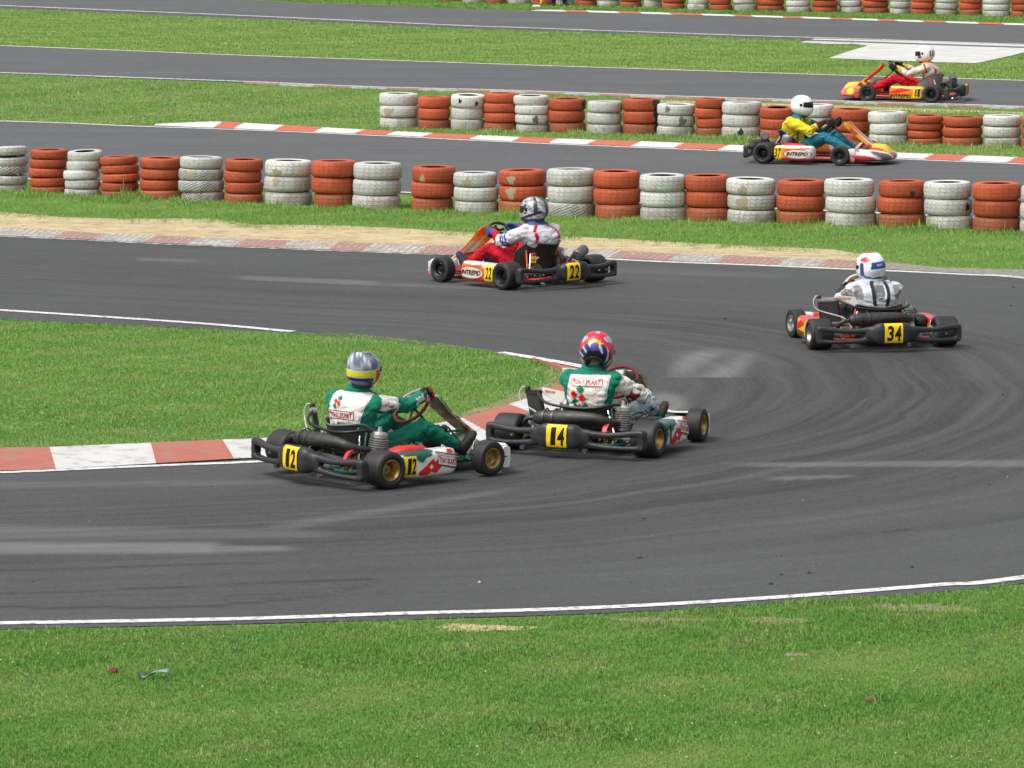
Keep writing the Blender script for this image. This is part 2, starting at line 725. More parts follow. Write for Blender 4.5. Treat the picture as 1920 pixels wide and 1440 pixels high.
def offset_path(P, d):
    out = []
    for i, p in enumerate(P):
        t = (P[min(i + 1, len(P) - 1)] - P[max(i - 1, 0)]).normalized()
        out.append(p + Vector((-t.y, t.x, 0)) * d)
    return out


def line_strip(name, pts, w, z, mat, label, n=160, ragged=0.0, cat='line'):
    P = spline(gp(pts), n)
    a, b = offset_path(P, w / 2), offset_path(P, -w / 2)
    vs = [(p.x, p.y, z) for p in a] + [(p.x, p.y, z) for p in b]
    fs = [(i, i + 1, n + i + 1, n + i) for i in range(n - 1)]
    me = bpy.data.meshes.new(name)
    me.from_pydata(vs, [], fs)
    bm = bmesh.new()
    bm.from_mesh(me)
    for f in bm.faces:
        if f.normal.z < 0:
            f.normal_flip()
    bm.to_mesh(me)
    bm.free()
    return tag(link(name, me, [mat]), label, cat, kind='structure')


def rows(vals, u):
    """piecewise linear height v of a measured edge at column u"""
    for (a, b), (c, d) in zip(vals, vals[1:]):
        if u <= c:
            return b + (d - b) * (u - a) / (c - a)
    (a, b), (c, d) = vals[-2:]
    return b + (d - b) * (u - a) / (c - a)


def ext(P, u0=-2200, u1=None):
    """carry a measured edge on in a straight line beyond the surveyed part"""
    P = list(P)
    (a, b), (c, d) = P[0], P[1]
    if u0 is not None and u0 < a:
        P = [(u0, b + (d - b) * (u0 - a) / (c - a))] + P
    (a, b), (c, d) = P[-2], P[-1]
    if u1 is not None and u1 > c:
        P = P + [(u1, d + (d - b) * (u1 - c) / (c - a))]
    return P


# ground: one sheet to the horizon
gv, gf = [], []
NX = 41
for j in range(NX):
    for i in range(NX):
        gv.append(((i - 20) * 30.0, (j - 12) * 30.0, 0.0))
for j in range(NX - 1):
    for i in range(NX - 1):
        gf.append((j * NX + i, j * NX + i + 1, (j + 1) * NX + i + 1, (j + 1) * NX + i))
gm = bpy.data.meshes.new('ground')
gm.from_pydata(gv, [], gf)
tag(link('ground', gm, [TURF]), 'grassy soil of the whole karting ground under the lawns', 'ground', kind='structure')

# ---- the hairpin: strip grid between the inner and the outer edge
IN = [(-500, 898), (-400, 895), (0, 884), (283, 872), (493, 861), (750, 844), (927, 825), (1030, 795), (1090, 772), (1125, 750), (1138, 728),
      (1130, 707), (1098, 693), (996, 674), (937, 665), (793, 648), (660, 634), (543, 628), (400, 619), (200, 609), (0, 599), (-400, 570), (-500, 563)]
OUT = [(-500, 1188), (-400, 1187), (0, 1181), (300, 1175), (560, 1168.5), (860, 1160), (1160, 1150), (1500, 1129), (1910, 1096), (2420, 1017), (2750, 870),
       (2780, 740), (2500, 608), (1920, 520.5), (1660, 507), (1400, 496.5), (1120, 484.5), (790, 476.5), (480, 464.5), (208, 453), (0, 443.2), (-400, 422), (-500, 417)]
IN = [(-2200, 967)] + IN[:-1] + [(-2200, 428)]
OUT = [(-2200, 1240)] + OUT[:-1] + [(-2200, 317)]
NS, NT = 700, 96
gi, go = spline(gp(IN), NS), spline(gp(OUT), NS)
GI, GO = np.array([p[:] for p in gi]), np.array([p[:] for p in go])
tt = np.linspace(0, 1, NT)
XY = GI[:, None, :] * (1 - tt[None, :, None]) + GO[:, None, :] * tt[None, :, None]
V = XY.reshape(-1, 3)
V[:, 2] = 0.006
ii, jj = np.meshgrid(np.arange(NS - 1), np.arange(NT - 1), indexing='ij')
a_ = (ii * NT + jj).ravel()
F = np.stack([a_, a_ + NT, a_ + NT + 1, a_ + 1], 1)
me = np_mesh('hairpin_track', V, F)
bm = bmesh.new()
bm.from_mesh(me)
if sum(f.normal.z for f in bm.faces) < 0:
    bmesh.ops.reverse_faces(bm, faces=bm.faces)
bm.to_mesh(me)
bm.free()
mid = XY[:, NT // 2]
sl = np.concatenate([[0], np.cumsum(np.linalg.norm(np.diff(mid, axis=0), axis=1))])
uvs = np.stack([np.repeat(sl, NT), np.tile(tt * 7.5, NS)], 1)
uvl = me.uv_layers.new(name='UVMap')
li = np.empty(len(me.loops), np.int32)
me.loops.foreach_get('vertex_index', li)
uvl.data.foreach_set('uv', uvs[li].astype(np.float32).ravel())
UU, VV = to_px(V[:, 0], V[:, 1])
t_of = np.tile(tt, NS)
frac = np.repeat(np.linspace(0, 1, NS), NT)
# rubber laid down on the racing line: hugs the inside at the apex, wide on entry and exit
line_t = 0.42 + 0.10 * np.cos(frac * 2 * math.pi)
rub = np.exp(-((t_of - line_t) / 0.32) ** 2) * (0.45 + 0.55 * np.exp(-((frac - 0.40) / 0.22) ** 2))
dust = np.zeros(len(V))


def dust_stroke(u0, v0, u1, v1, h0, h1, val, end=40):
    k = np.clip((UU - u0) / (u1 - u0), 0, 1)
    vc = v0 + (v1 - v0) * k
    h = h0 + (h1 - h0) * k
    m_ = 1 - smoothstep(0.45, 1.35, np.abs(VV - vc) / h)
    m_ *= smoothstep(u0 - end * 0.5, u0 + end, UU) * (1 - smoothstep(u1 - end, u1 + end * 0.5, UU))
    np.maximum(dust, m_ * val, out=dust)


dust_stroke(-300, 1029, 420, 1029, 13, 11, 0.34, 30)
dust_stroke(380, 1031, 560, 1030, 8, 4, 0.26, 40)
dust_stroke(-300, 1000, 640, 1003, 20, 6, 0.15, 80)
dust_stroke(480, 998, 980, 915, 9, 4, 0.12, 80)
dust_stroke(-300, 915, 560, 905, 7, 5, 0.10, 60)
dust_stroke(1380, 873, 2100, 869, 4, 8, 0.22, 60)
dust_stroke(1440, 899, 1605, 894, 4, 3, 0.22, 30)
dust_stroke(440, 521, 720, 533, 4.5, 4.5, 0.20, 30)
dust_stroke(690, 532, 1010, 546, 4, 3, 0.10, 60)
dust_stroke(255, 487, 370, 490, 3, 3, 0.16, 20)
dust_stroke(1050, 505, 1480, 519, 5, 5, 0.08, 60)
pm = smoothstep(1235, 1290, UU) * (1 - smoothstep(1370, 1440, UU)) * smoothstep(650, 668, VV) * (1 - smoothstep(708, 710, VV))
dust = np.maximum(dust, pm * 0.30 * np.clip(0.75 + 0.4 * np.sin(UU * 0.06 + VV * 0.11), 0.3, 1.1))
em = 1 - smoothstep(0.55, 1.1, np.hypot((UU - 1243) / 50, (VV - 760) / 27))
dust = np.maximum(dust, em * 0.28)


def skid(pts, hw, val):
    P = np.array(pts, float)
    vc = np.interp(UU, P[:, 0], P[:, 1])
    inside = (UU > P[0, 0]) & (UU < P[-1, 0])
    m_ = (1 - smoothstep(0.5, 1.2, np.abs(VV - vc) / hw)) * inside
    np.maximum(rub, m_ * val, out=rub)


skid([(-300, 1139), (120, 1141), (380, 1140), (600, 1120), (710, 1093)], 2.2, 1.0)
skid([(-300, 1120), (100, 1114), (330, 1102), (700, 1086)], 2.0, 0.9)
skid([(-300, 1078), (170, 1068), (330, 1060), (500, 1058)], 2.2, 0.8)
skid([(150, 1116), (420, 1119), (600, 1113)], 1.6, 0.6)
skid([(1420, 930), (1660, 915), (1920, 880)], 3, 0.6)
skid([(1500, 1010), (1750, 992), (1960, 965)], 2, 0.7)
for nm, arr in (('rubbered', rub), ('dust', dust)):
    at = me.attributes.new(nm, 'FLOAT', 'POINT')
    at.data.foreach_set('value', arr.astype(np.float32))
ASPH = asphalt('asphalt_hairpin', (0.061, 0.063, 0.063), 'UV', scuff=True)
tag(link('hairpin_track', me, [ASPH]), 'dark asphalt hairpin of the kart track with rubber streaks and dusty patches', 'track', kind='structure')

# ---- straights behind
ASPH2 = asphalt('asphalt_straight', (0.090, 0.093, 0.095), None, rot=rad(2))
B_UP = [(-500, 213), (0, 228), (125, 232), (250, 237.5), (480, 245.5), (720, 256), (1000, 269.5), (1303, 282), (1680, 299), (1920, 309), (2400, 331)]
B_LO = [(-500, 315), (0, 335), (380, 349), (760, 362), (1100, 377), (1555, 396.5), (1650, 401), (1920, 413), (2400, 435)]
C_UP = [(-500, 69), (0, 86.5), (240, 96), (480, 105.5), (720, 113.7), (960, 122), (1560, 141.5), (1840, 149.5), (1920, 152), (2400, 167)]
C_LO = [(-500, 121), (0, 137), (240, 146), (480, 154.5), (690, 163.5), (960, 170.5), (1303, 182.3), (1560, 190), (1840, 198), (1920, 201), (2400, 216)]
D_UP = [(-500, -31), (0, -13), (480, 2.5), (720, 11), (860, 17), (995, 21), (1400, 31.5), (1920, 47.8), (2400, 62)]
D_LO = [(-500, -9), (0, 11), (240, 21), (480, 31), (860, 48.4), (960, 52), (1400, 67.5), (1549, 71.7), (1920, 84), (2400, 98)]
for nm, up, lo, e1, e2, lb in (
        ('kart_track', B_UP, B_LO, -2, 2, 'grey asphalt straight between the two nearer tyre barriers'),
        ('kart_track', C_UP, C_LO, -1, 1.5, 'grey asphalt straight behind the middle tyre barrier'),
        ('kart_track', D_UP, D_LO, -0.5, 3, 'grey asphalt straight in front of the farthest tyre barrier')):
    a = [G(u, v + e1) for u, v in ext(up, -2200, 3600)]
    b = [G(u, v + e2) for u, v in ext(lo, -2200, 3600)]
    sheet(nm, a + b[::-1], 0.006, ASPH2, lb, 'track')

OUT_LINE = [(-500, 1179), (-400, 1178), (0, 1171), (300, 1166), (500, 1161.5), (750, 1153), (960, 1147.5), (1160, 1140), (1360, 1129), (1560, 1115), (1760, 1099), (1910, 1086), (2420, 1006), (2742, 868), (2770, 741), (2498, 611)]
line_strip('edge_line', ext(OUT_LINE), 0.125, 0.011, WHITE_LINE, 'white edge line along the near verge of the hairpin')
FAR_LINE = [(1120, 486), (1260, 493), (1400, 498), (1562, 505), (1660, 509), (1806, 516), (1920, 522.5), (2200, 556), (2498, 611)]
line_strip('edge_line', FAR_LINE, 0.13, 0.011, WHITE_LINE, 'white edge line in front of the far kerb of the hairpin')
FAR_DOTS = [(-500, 418.5), (-300, 429), (0, 444.4), (104, 449), (208, 454.4), (312, 459.6), (396, 462.5), (600, 471), (720, 475.5), (800, 478.5), (1120, 486)]
line_strip('edge_line', ext(FAR_DOTS), 0.09, 0.011, worn_paint('line_worn', (0.6, 0.6, 0.58), (0.13, 0.13, 0.13), wear=0.5, scale=10), 'worn dotted white line along the faded far kerb')
INF_LO = [(-500, 901), (-300, 896), (0, 888), (250, 877), (500, 866.7), (750, 850), (930, 831), (1030, 800)]
line_strip('edge_line', ext(INF_LO), 0.11, 0.011, WHITE_LINE, 'white line along the foot of the infield kerb')
INF_UP = [(-500, 552), (-300, 563), (0, 583), (200, 596), (400, 610), (548, 623.5)]
line_strip('edge_line', [(937, 662.3), (996, 671.8), (1060, 683), (1110, 693)], 0.125, 0.011, WHITE_LINE, 'short white line at the tip of the infield lawn behind the red helmet')
line_strip('edge_line', ext(INF_UP), 0.125, 0.011, WHITE_LINE, 'white line along the upper edge of the infield lawn')
line_strip('edge_line', ext(B_UP, -2200, 3600), 0.13, 0.011, WHITE_LINE, 'white line at the foot of the bright red and white kerb')
line_strip('edge_line', ext(B_LO, -2200, 3600), 0.13, 0.011, WHITE_LINE, 'white line mostly hidden behind the near tyre barrier')
line_strip('edge_line', ext(C_UP, -2200, 3600), 0.13, 0.011, WHITE_LINE, 'white line on the far side of the straight behind the middle barrier')
line_strip('edge_line', ext(C_LO, -2200, 3600), 0.14, 0.011, WHITE_LINE, 'white line just behind the middle tyre barrier')
line_strip('edge_line', ext(D_LO, -2200, 3600), 0.15, 0.011, WHITE_LINE, 'white line between the farthest straight and the lawn')
line_strip('tarmac_edge', [(u, v + 5.5) for u, v in ext(D_LO, -2200, 3600)], 0.42, 0.009, worn_paint('dark_shoulder', (0.06, 0.06, 0.06), (0.12, 0.11, 0.09), wear=0.5, scale=8), 'dark asphalt edge under the white line of the farthest straight', cat='track edge')


# ---- kerbs: raised strips of red and white blocks
def kerb(name, front, back, cuts, first, mats, h, label, teeth=0.0, shear=0.0, n=None, groove=False):
    """front/back: measured edges with matching points; cuts: block borders given as image columns on the front edge"""
    f, b = gp(front), gp(back)
    N = n or 260
    f, b = spline(f, N), spline(b, N)
    fu = [to_px(p.x, p.y)[0] for p in f]
    mb = MB()
    rowsn = 9
    prof = [0.012 + (h - 0.012) * min(1, k / 6) for k in range(9)]
    grid = []
    for i in range(N):
        r = []
        for k in range(rowsn):
            q = k / (rowsn - 1)
            p = f[i] + (b[i] - f[i]) * q
            tz = teeth * (((fu[i] - shear * q) / 13.0) % 1.0) * min(1, k / 2) if teeth else 0
            r.append((p.x, p.y, prof[k] + tz))
        p = b[i]
        r.append((p.x, p.y, -0.02))
        grid.append(r)
    vs = [p for r in grid for p in r]
    R = rowsn + 1
    fs, ms = [], []
    for i in range(N - 1):
        for k in range(R - 1):
            q = (k + 0.5) / rowsn
            us = fu[i] - shear * q
            c = sum(1 for x in cuts if us >= x)
            fs.append((i * R + k, (i + 1) * R + k, (i + 1) * R + k + 1, i * R + k + 1))
            gk = groove and ((us / 13.0) % 1.0) < 0.24
            ms.append(2 if gk else (first + c) % 2)
    mb.add(vs, fs)
    mb.m = ms
    o = mb.build(name, mats + ([KERB_GROOVE] if groove else []), angle=25)
    return tag(o, label, 'kerb', kind='structure')


# infield kerb round the grass tip (cuts by column along the lower run, then by index round the tip)
kf = [(-2200, 965), (-500, 897), (-300, 893), (0, 885), (100, 882.7), (283, 872), (437, 863), (493, 860), (700, 846), (850, 833), (927, 824), (1000, 806), (1070, 779), (1120, 752), (1136, 728), (1127, 707), (1098, 696), (1035, 683), (1000, 677)]
kb = [(-2200, 927), (-500, 859), (-300, 855), (0, 847), (88, 846), (273, 838), (415, 832), (493, 829), (700, 817), (790, 806), (864, 792), (923, 774), (985, 755), (1040, 734), (1062, 718), (1063, 707), (1054, 697), (1020, 684), (998, 676.5)]
f_, b_ = spline(gp(kf), 300), spline(gp(kb), 300)
mb = MB()
vs, fs, ms = [], [], []
prof = [0.013, 0.020, 0.027, 0.032, 0.034]
bu = [to_px(p.x, p.y)[0] for p in b_]
tip = max(range(300), key=lambda i: bu[i])
low_cuts = [-2000, -1816, -1632, -1448, -1264, -1080, -896, -712, -644, -460, -276, -94, 88, 273, 415, 600, 722, 864, 952, 1018, 1054]
for i in range(300):
    for k in range(5):
        p = f_[i] + (b_[i] - f_[i]) * (k / 4)
        vs.append((p.x, p.y, prof[k]))
    vs.append((b_[i].x, b_[i].y, -0.02))
for i in range(299):
    if i < tip - 3:
        c = sum(1 for x in low_cuts if bu[i] >= x) + 1
    else:
        c = (1 + (i - tip + 3) // 14) if i < tip + 25 else 1
    for k in range(5):
        fs.append((i * 6 + k, (i + 1) * 6 + k, (i + 1) * 6 + k + 1, i * 6 + k + 1))
        ms.append(c % 2)
mb.add(vs, fs)
mb.m = ms
tag(mb.build('infield_kerb', [KERB_WHITE, KERB_RED], angle=25), 'flat red and white concrete kerb round the tip of the infield lawn', 'kerb', kind='structure')

fk = [(-500, 417.5), (-300, 427.5), (0, 443), (104, 447.6), (208, 453), (312, 458), (396, 461.3), (600, 469.5), (720, 474.5), (820, 478), (960, 481), (1120, 484.3), (1260, 491), (1400, 496.5), (1562, 503.4), (1612, 505.5)]
bk = [(-500, 404), (-300, 414), (0, 430.5), (104, 435.5), (208, 442), (312, 446), (396, 449.5), (600, 457), (720, 460.5), (820, 464), (960, 467), (1120, 471.5), (1260, 479.5), (1400, 484.5), (1562, 491), (1612, 493)]
fc = [-400, -320, -240, -155, -72, 10, 100, 178, 270, 350, 437, 520, 612, 676, 780, 860, 950, 1040, 1142, 1250, 1335, 1454, 1530]
fc = [x for x in fc if x != 10]
kerb('far_kerb', fk, bk, fc, 0, [KERB_RED3, KERB_WHITE3], 0.02, 'faded red and white serrated kerb below the sand on the far side of the hairpin', teeth=0.010, shear=26, n=760, groove=True)
bkf = [(290, 236.5), (400, 241), (480, 244), (720, 254.4), (1000, 268), (1303, 280.4), (1680, 297.4), (1920, 307.5), (2300, 325)]
bkb = [(292, 235.4), (400, 231), (480, 234.5), (720, 248), (1000, 261), (1303, 272), (1680, 289), (1920, 298.5), (2300, 316)]
bc = [398, 438, 512, 587, 662, 722, 790, 878, 957, 1026, 1097, 1181, 1261, 1345, 1425, 1500, 1580, 1655, 1730, 1797, 1885, 1960, 2040, 2120, 2200]
kerb('straight_kerb', bkf, bkb, bc, 0, [KERB_WHITE2, KERB_RED2], 0.022, 'bright red and white kerb in front of the middle tyre barrier', teeth=0.006, shear=22, n=560)
ckf = [(u, v + 1.2) for u, v in C_LO if u >= 480] 
ckf = [(455, 155)] + ckf
ckb = [(458, 155.6)] + [(u, v + 4.6) for u, v in C_LO if u >= 480]
kerb('verge_kerb', ckf, ckb, [455 + 66 * i for i in range(1, 30)], 0, [KERB_RED3, KERB_WHITE3], 0.02, 'low faded red and white kerb just behind the middle tyre barrier', n=300)
dkf = [(995, 21.0), (1060, 22.9), (1400, 32.2), (1920, 48.4), (2300, 60)]
dkb = [(996, 20.8), (1060, 20.2), (1400, 29.6), (1920, 45.6), (2300, 57)]
dc = [1062, 1104, 1161, 1203, 1259, 1318, 1377, 1412, 1470, 1506, 1557, 1598, 1647, 1681, 1729, 1775, 1835, 1883, 1940, 1990, 2050, 2100, 2160, 2210]
kerb('distant_kerb', dkf, dkb, dc, 0, [KERB_WHITE2, KERB_RED2], 0.016, 'thin red and white kerb under the farthest tyre barrier', shear=-8, n=420)

sheet('concrete_apron', gp([(1529, 72.8), (1720, 78), (1920, 84.8), (2200, 93.5), (2200, 97), (2020, 99), (1920, 99), (1883, 108), (1830, 119), (1762, 117.5), (1633, 112.5), (1554, 109.7), (1590, 97), (1627, 86), (1600, 83), (1549, 83), (1501, 80)]),
      0.008, CONCRETE, 'pale concrete apron beside the farthest straight', 'concrete apron')
sand_top = [(-500, 380), (-200, 392), (0, 400), (120, 411), (225, 414), (400, 413), (480, 425), (560, 425), (655, 427), (760, 432), (830, 437), (930, 441), (1045, 446), (1185, 453), (1310, 460), (1440, 466), (1560, 471), (1615, 480), (1680, 491), (1760, 501), (1920, 507), (2100, 516)]
sand_bot = [(2100, 530), (1920, 517), (1760, 510), (1612, 499), (1400, 490), (1120, 478), (960, 474), (820, 470), (600, 463), (396, 455), (208, 447), (0, 436), (-300, 420), (-500, 411)]
sheet('sand_strip', gp([(u, v - 3) for u, v in sand_top if u <= 1615] + [(1660, 494)] + [q for q in sand_bot if q[0] <= 1612]), 0.004, SAND, 'band of yellow sand between the far kerb and the lawn', 'sand')
sheet('gravel_band', gp([(1610, 492.5), (1680, 494), (1760, 503), (1920, 507), (2300, 541), (2300, 565), (1920, 519.5), (1806, 513.5), (1660, 506.5), (1610, 504.5)]),
      0.009, SHOULDER, 'band of grey gravel behind the white line at the right', 'gravel')
sheet('dirt_patch', gp([(862, 790), (905, 778), (960, 757), (1040, 733), (1061, 716), (1060, 706), (1030, 690), (1005, 690), (1025, 705), (1010, 725), (985, 735), (960, 745), (920, 757), (880, 770), (845, 785), (835, 796)]),
      0.004, SOIL, 'strip of bare dry earth between the infield grass and the kerb', 'soil')
sheet('dirt_patch', gp([(1200, 197), (1500, 205), (1700, 210), (1920, 218), (2300, 231), (2300, 224), (1920, 211), (1700, 203), (1560, 198), (1303, 190), (1230, 188)]),
      0.0045, SAND, 'strip of sandy earth behind the middle tyre barrier at the right', 'soil')
bare = [(900, 1178, 95, 7), (1240, 1163, 110, 5), (1460, 1164, 80, 7), (1690, 1141, 140, 8), (1490, 1228, 24, 4)]
for bi, (u, v, ru, rv) in enumerate(bare):
    pts = []
    for i in range(26):
        a = 2 * math.pi * i / 26
        k = 1 + 0.25 * math.sin(3 * a + u) + 0.15 * math.sin(7 * a + v)
        pts.append((u + ru * k * math.cos(a), v + rv * k * math.sin(a)))
    sheet('dirt_patch', gp(pts), 0.002 + 0.0007 * bi, SOIL if u != 900 else SAND,
          {900: 'pale sandy bare patch by the near white line', 1490: 'small brown bare spot in the foreground grass'}.get(u, 'brown bare earth showing along the near white line'), 'soil')['group'] = 'bare earth patches in the near verge'


# ---- grass: modelled blades
def in_poly(px, py, poly_):
    P = np.array(poly_, float)
    c = np.zeros(len(px), bool)
    for (x0, y0), (x1, y1) in zip(P, np.roll(P, -1, 0)):
        hit = ((y0 > py) != (y1 > py)) & (px < (x1 - x0) * (py - y0) / (y1 - y0 + 1e-12) + x0)
        c ^= hit
    return c


def lowfreq(x, y, seed, sx, sy):
    r = np.random.default_rng(seed)
    o = np.zeros(len(x))
    for k in range(9):
        a, fx, fy, p = 1 / (1 + 0.35 * k), r.uniform(0.5, 2.4) * sx * (1 + k * 0.5), r.uniform(0.5, 2.4) * sy * (1 + k * 0.5), r.uniform(0, 6.28)
        o += a * np.sin(fx * x * (1 if k % 2 else -1) + fy * y + p)
    return o / 3.2


def grass(name, poly_px, density, hgt, seed, col, dry, label, thin=None, extra=None, width=0.0042, bias=0.0, bent=True):
    r = np.random.default_rng(seed)
    P = np.array([G(u, v)[:2] for u, v in poly_px])
    x0, y0 = P.min(0)
    x1, y1 = P.max(0)
    n = int(density * (x1 - x0) * (y1 - y0))
    x, y = r.uniform(x0, x1, n), r.uniform(y0, y1, n)
    # blades grow in small tufts
    k = r.integers(0, max(1, n // 7), n)
    tx, ty = r.uniform(x0, x1, n // 7 + 1), r.uniform(y0, y1, n // 7 + 1)
    g_ = r.random(n) < 0.6
    x = np.where(g_, tx[k] + r.normal(0, 0.022, n), x)
    y = np.where(g_, ty[k] + r.normal(0, 0.022, n), y)
    u, v = to_px(x, y)
    keep = in_poly(u, v, poly_px)
    if thin is not None:
        keep &= r.random(n) < thin(u, v)
    x, y, u, v = x[keep], y[keep], u[keep], v[keep]
    n = len(x)
    lush = lowfreq(x, y, seed + 1, 0.7, 0.9)
    patch = lowfreq(x, y, seed + 2, 2.2, 2.6)
    h = hgt * (0.78 + 0.30 * lush) * r.lognormal(0, 0.33, n)
    if extra is not None:
        h *= extra(u, v)
    w = width * r.uniform(0.7, 1.5, n) * np.sqrt(np.maximum(h / hgt, 0.6))
    az = r.uniform(0, 2 * math.pi, n)
    fa = r.uniform(0, 2 * math.pi, n)
    tilt = np.abs(r.normal(0.72, 0.40, n))
    dx, dy = np.cos(az), np.sin(az)
    wx, wy = np.cos(fa) * w, np.sin(fa) * w
    z0 = np.full(n, -0.004)
    mx, my, mz = x + dx * np.sin(tilt * 0.5) * h * 0.55, y + dy * np.sin(tilt * 0.5) * h * 0.55, np.cos(tilt * 0.5) * h * 0.6
    ex, ey, ez = mx + dx * np.sin(tilt * 1.7) * h * 0.5, my + dy * np.sin(tilt * 1.7) * h * 0.5, mz + np.cos(tilt * 1.7) * h * 0.42
    if not bent:
        Vt = np.stack([np.stack([x - wx, y - wy, z0], 1), np.stack([x + wx, y + wy, z0], 1), np.stack([ex, ey, ez], 1)], 1).reshape(-1, 3)
        Fs = np.arange(n * 3).reshape(-1, 3)
    else:
      Vt = np.stack([np.stack([x - wx, y - wy, z0], 1), np.stack([x + wx, y + wy, z0], 1),
                   np.stack([mx - wx * 0.8, my - wy * 0.8, mz], 1), np.stack([mx + wx * 0.8, my + wy * 0.8, mz], 1),
                   np.stack([ex, ey, ez], 1)], 1).reshape(-1, 3)
      b = np.arange(n) * 5
      Fs = np.concatenate([np.stack([b, b + 1, b + 3], 1), np.stack([b, b + 3, b + 2], 1), np.stack([b + 2, b + 3, b + 4], 1)])
    me = np_mesh(name, Vt, Fs)
    c0, c1 = np.array(col), np.array(dry)
    q = np.clip(0.23 + bias + 0.50 * patch - 0.18 * lush + r.normal(0, 0.15, n), 0, 1)[:, None]
    c = c0 * (1 - q) + c1 * q
    c *= (1 - 0.07 * lush + 0.09 * lowfreq(x, y, seed + 5, 9, 9) + r.normal(0, 0.15, n))[:, None].clip(0.4, 1.7)
    straw = r.random(n) < 0.022
    c[straw] = np.array((0.36, 0.31, 0.15)) * r.uniform(0.6, 1.2, (straw.sum(), 1))
    set_col(me, np.repeat(c, 5 if bent else 3, 0))
    o = link(name, me, [M_GRASS])
    return tag(o, label, 'grass', kind='stuff')


m, n_, l_, b_p = new_mat('grass_blades')
at = n_.new('ShaderNodeAttribute')
at.attribute_name = 'Col'
l_.new(at.outputs['Color'], b_p.inputs['Base Color'])
b_p.inputs['Roughness'].default_value = 0.55
b_p.inputs['Specular IOR Level'].default_value = 0.25
tr = n_.new('ShaderNodeBsdfTranslucent')
l_.new(at.outputs['Color'], tr.inputs['Color'])
ms_ = n_.new('ShaderNodeMixShader')
ms_.inputs[0].default_value = 0.42
l_.new(b_p.outputs[0], ms_.inputs[1])
l_.new(tr.outputs[0], ms_.inputs[2])
l_.new(ms_.outputs[0], n_['Material Output'].inputs['Surface'])
gn = n_.new('ShaderNodeNewGeometry')
mxn = n_.new('ShaderNodeMix')
mxn.data_type = 'VECTOR'
mxn.inputs[0].default_value = 0.60          # shading normals bent towards up, to light the lawn softly and evenly
mxn.inputs[5].default_value = (0, 0, 1)
l_.new(gn.outputs['Normal'], mxn.inputs[4])
nrm = n_.new('ShaderNodeVectorMath')
nrm.operation = 'NORMALIZE'
l_.new(mxn.outputs[1], nrm.inputs[0])
l_.new(nrm.outputs[0], b_p.inputs['Normal'])
M_GRASS = m

GREEN, DRY = (0.190, 0.405, 0.074), (0.360, 0.440, 0.160)


def blob(u, v, cu, cv, ru, rv):
    return np.exp(-(((u - cu) / ru) ** 2 + ((v - cv) / rv) ** 2))


def thin_near(u, v):
    t = np.ones(len(u))
    for (cu, cv, ru, rv) in bare:
        t -= (1.0 + 0.5 * np.sin(u * 0.13) * np.sin(v * 0.9 + u * 0.05)) * np.exp(-(((u - cu) / (ru * 0.85)) ** 2 + ((v - cv) / (rv * 0.95)) ** 2) ** 2)
    return np.clip(t, np.where(u < 1000, 0.12, 0.30), 1)


def tall_near(u, v):
    e = np.ones(len(u))
    for (cu, cv, ru, rv, k) in ((1000, 1365, 90, 12, 1.2), (1160, 1380, 120, 20, 0.9), (1480, 1200, 130, 25, 0.7), (1650, 1315, 20, 9, 1.6), (900, 1228, 160, 14, 0.7), (1450, 1132, 260, 10, 0.9),
                                (1850, 1100, 90, 8, 1.1), (700, 1240, 120, 20, 0.6), (280, 1170, 16, 6, 1.8), (340, 1172, 24, 5, 1.2), (90, 1180, 60, 6, 0.8), (1310, 1150, 60, 6, 0.8), (40, 1250, 60, 40, 0.5)):
        e += k * blob(u, v, cu, cv, ru, rv)
    return e


near_poly = [(-560, 1202), (0, 1184), (300, 1178), (500, 1173), (750, 1165), (960, 1160), (1160, 1153), (1360, 1142), (1560, 1128), (1760, 1112), (1910, 1099), (2420, 1026), (2440, 1500), (-560, 1500)]
grass('verge_grass', near_poly, 12500, 0.021, 11, (0.148, 0.345, 0.056), (0.310, 0.390, 0.125), 'rough green grass of the near verge filling the foreground', thin_near, tall_near, 0.0024)
inf_poly = [(-560, 567), (0, 601), (200, 611.5), (400, 620), (543, 625), (660, 627), (793, 641), (893, 655), (940, 664), (1003, 679), (1034, 690), (1058, 705), (1061, 720), (1045, 733), (1000, 749), (923, 776), (864, 794), (790, 808), (700, 819), (493, 831), (415, 834), (273, 840), (88, 848), (0, 849), (-560, 869)]


def thin_inf(u, v):
    t = np.ones(len(u))
    lo = np.interp(u, [835, 905, 960, 1040, 1062], [800, 780, 760, 735, 716])
    d = lo - v
    m_ = (u > 820) * (1 - smoothstep(8, 32, d))
    t -= 0.86 * m_ * smoothstep(820, 880, u)
    t -= 0.75 * blob(u, v, 1032, 705, 26, 22)
    return np.clip(t, 0.08, 1)


grass('infield_grass', inf_poly, 9500, 0.023, 21, GREEN, DRY, 'bright green lawn of the infield inside the hairpin', thin_inf,
      lambda u, v: 1 + 0.5 * blob(u, v, 1030, 715, 50, 25), 0.0029)
s1_poly = [(-560, 311), (0, 339), (380, 353), (760, 366), (1100, 381), (1555, 400.5), (1920, 417), (2440, 441), (2440, 545), (1920, 506), (1760, 503), (1680, 495), (1615, 486), (1560, 477), (1440, 472), (1310, 466), (1185, 459), (1045, 452), (930, 447), (830, 443), (760, 438), (655, 433), (560, 432), (480, 431), (400, 420), (225, 420), (120, 417), (0, 406), (-560, 386)]
BASE1 = [(0, 362), (150, 371), (300, 376), (380, 381), (540, 388), (710, 396), (890, 402), (1070, 410), (1240, 417), (1410, 421), (1600, 428), (1780, 434), (1920, 439)]


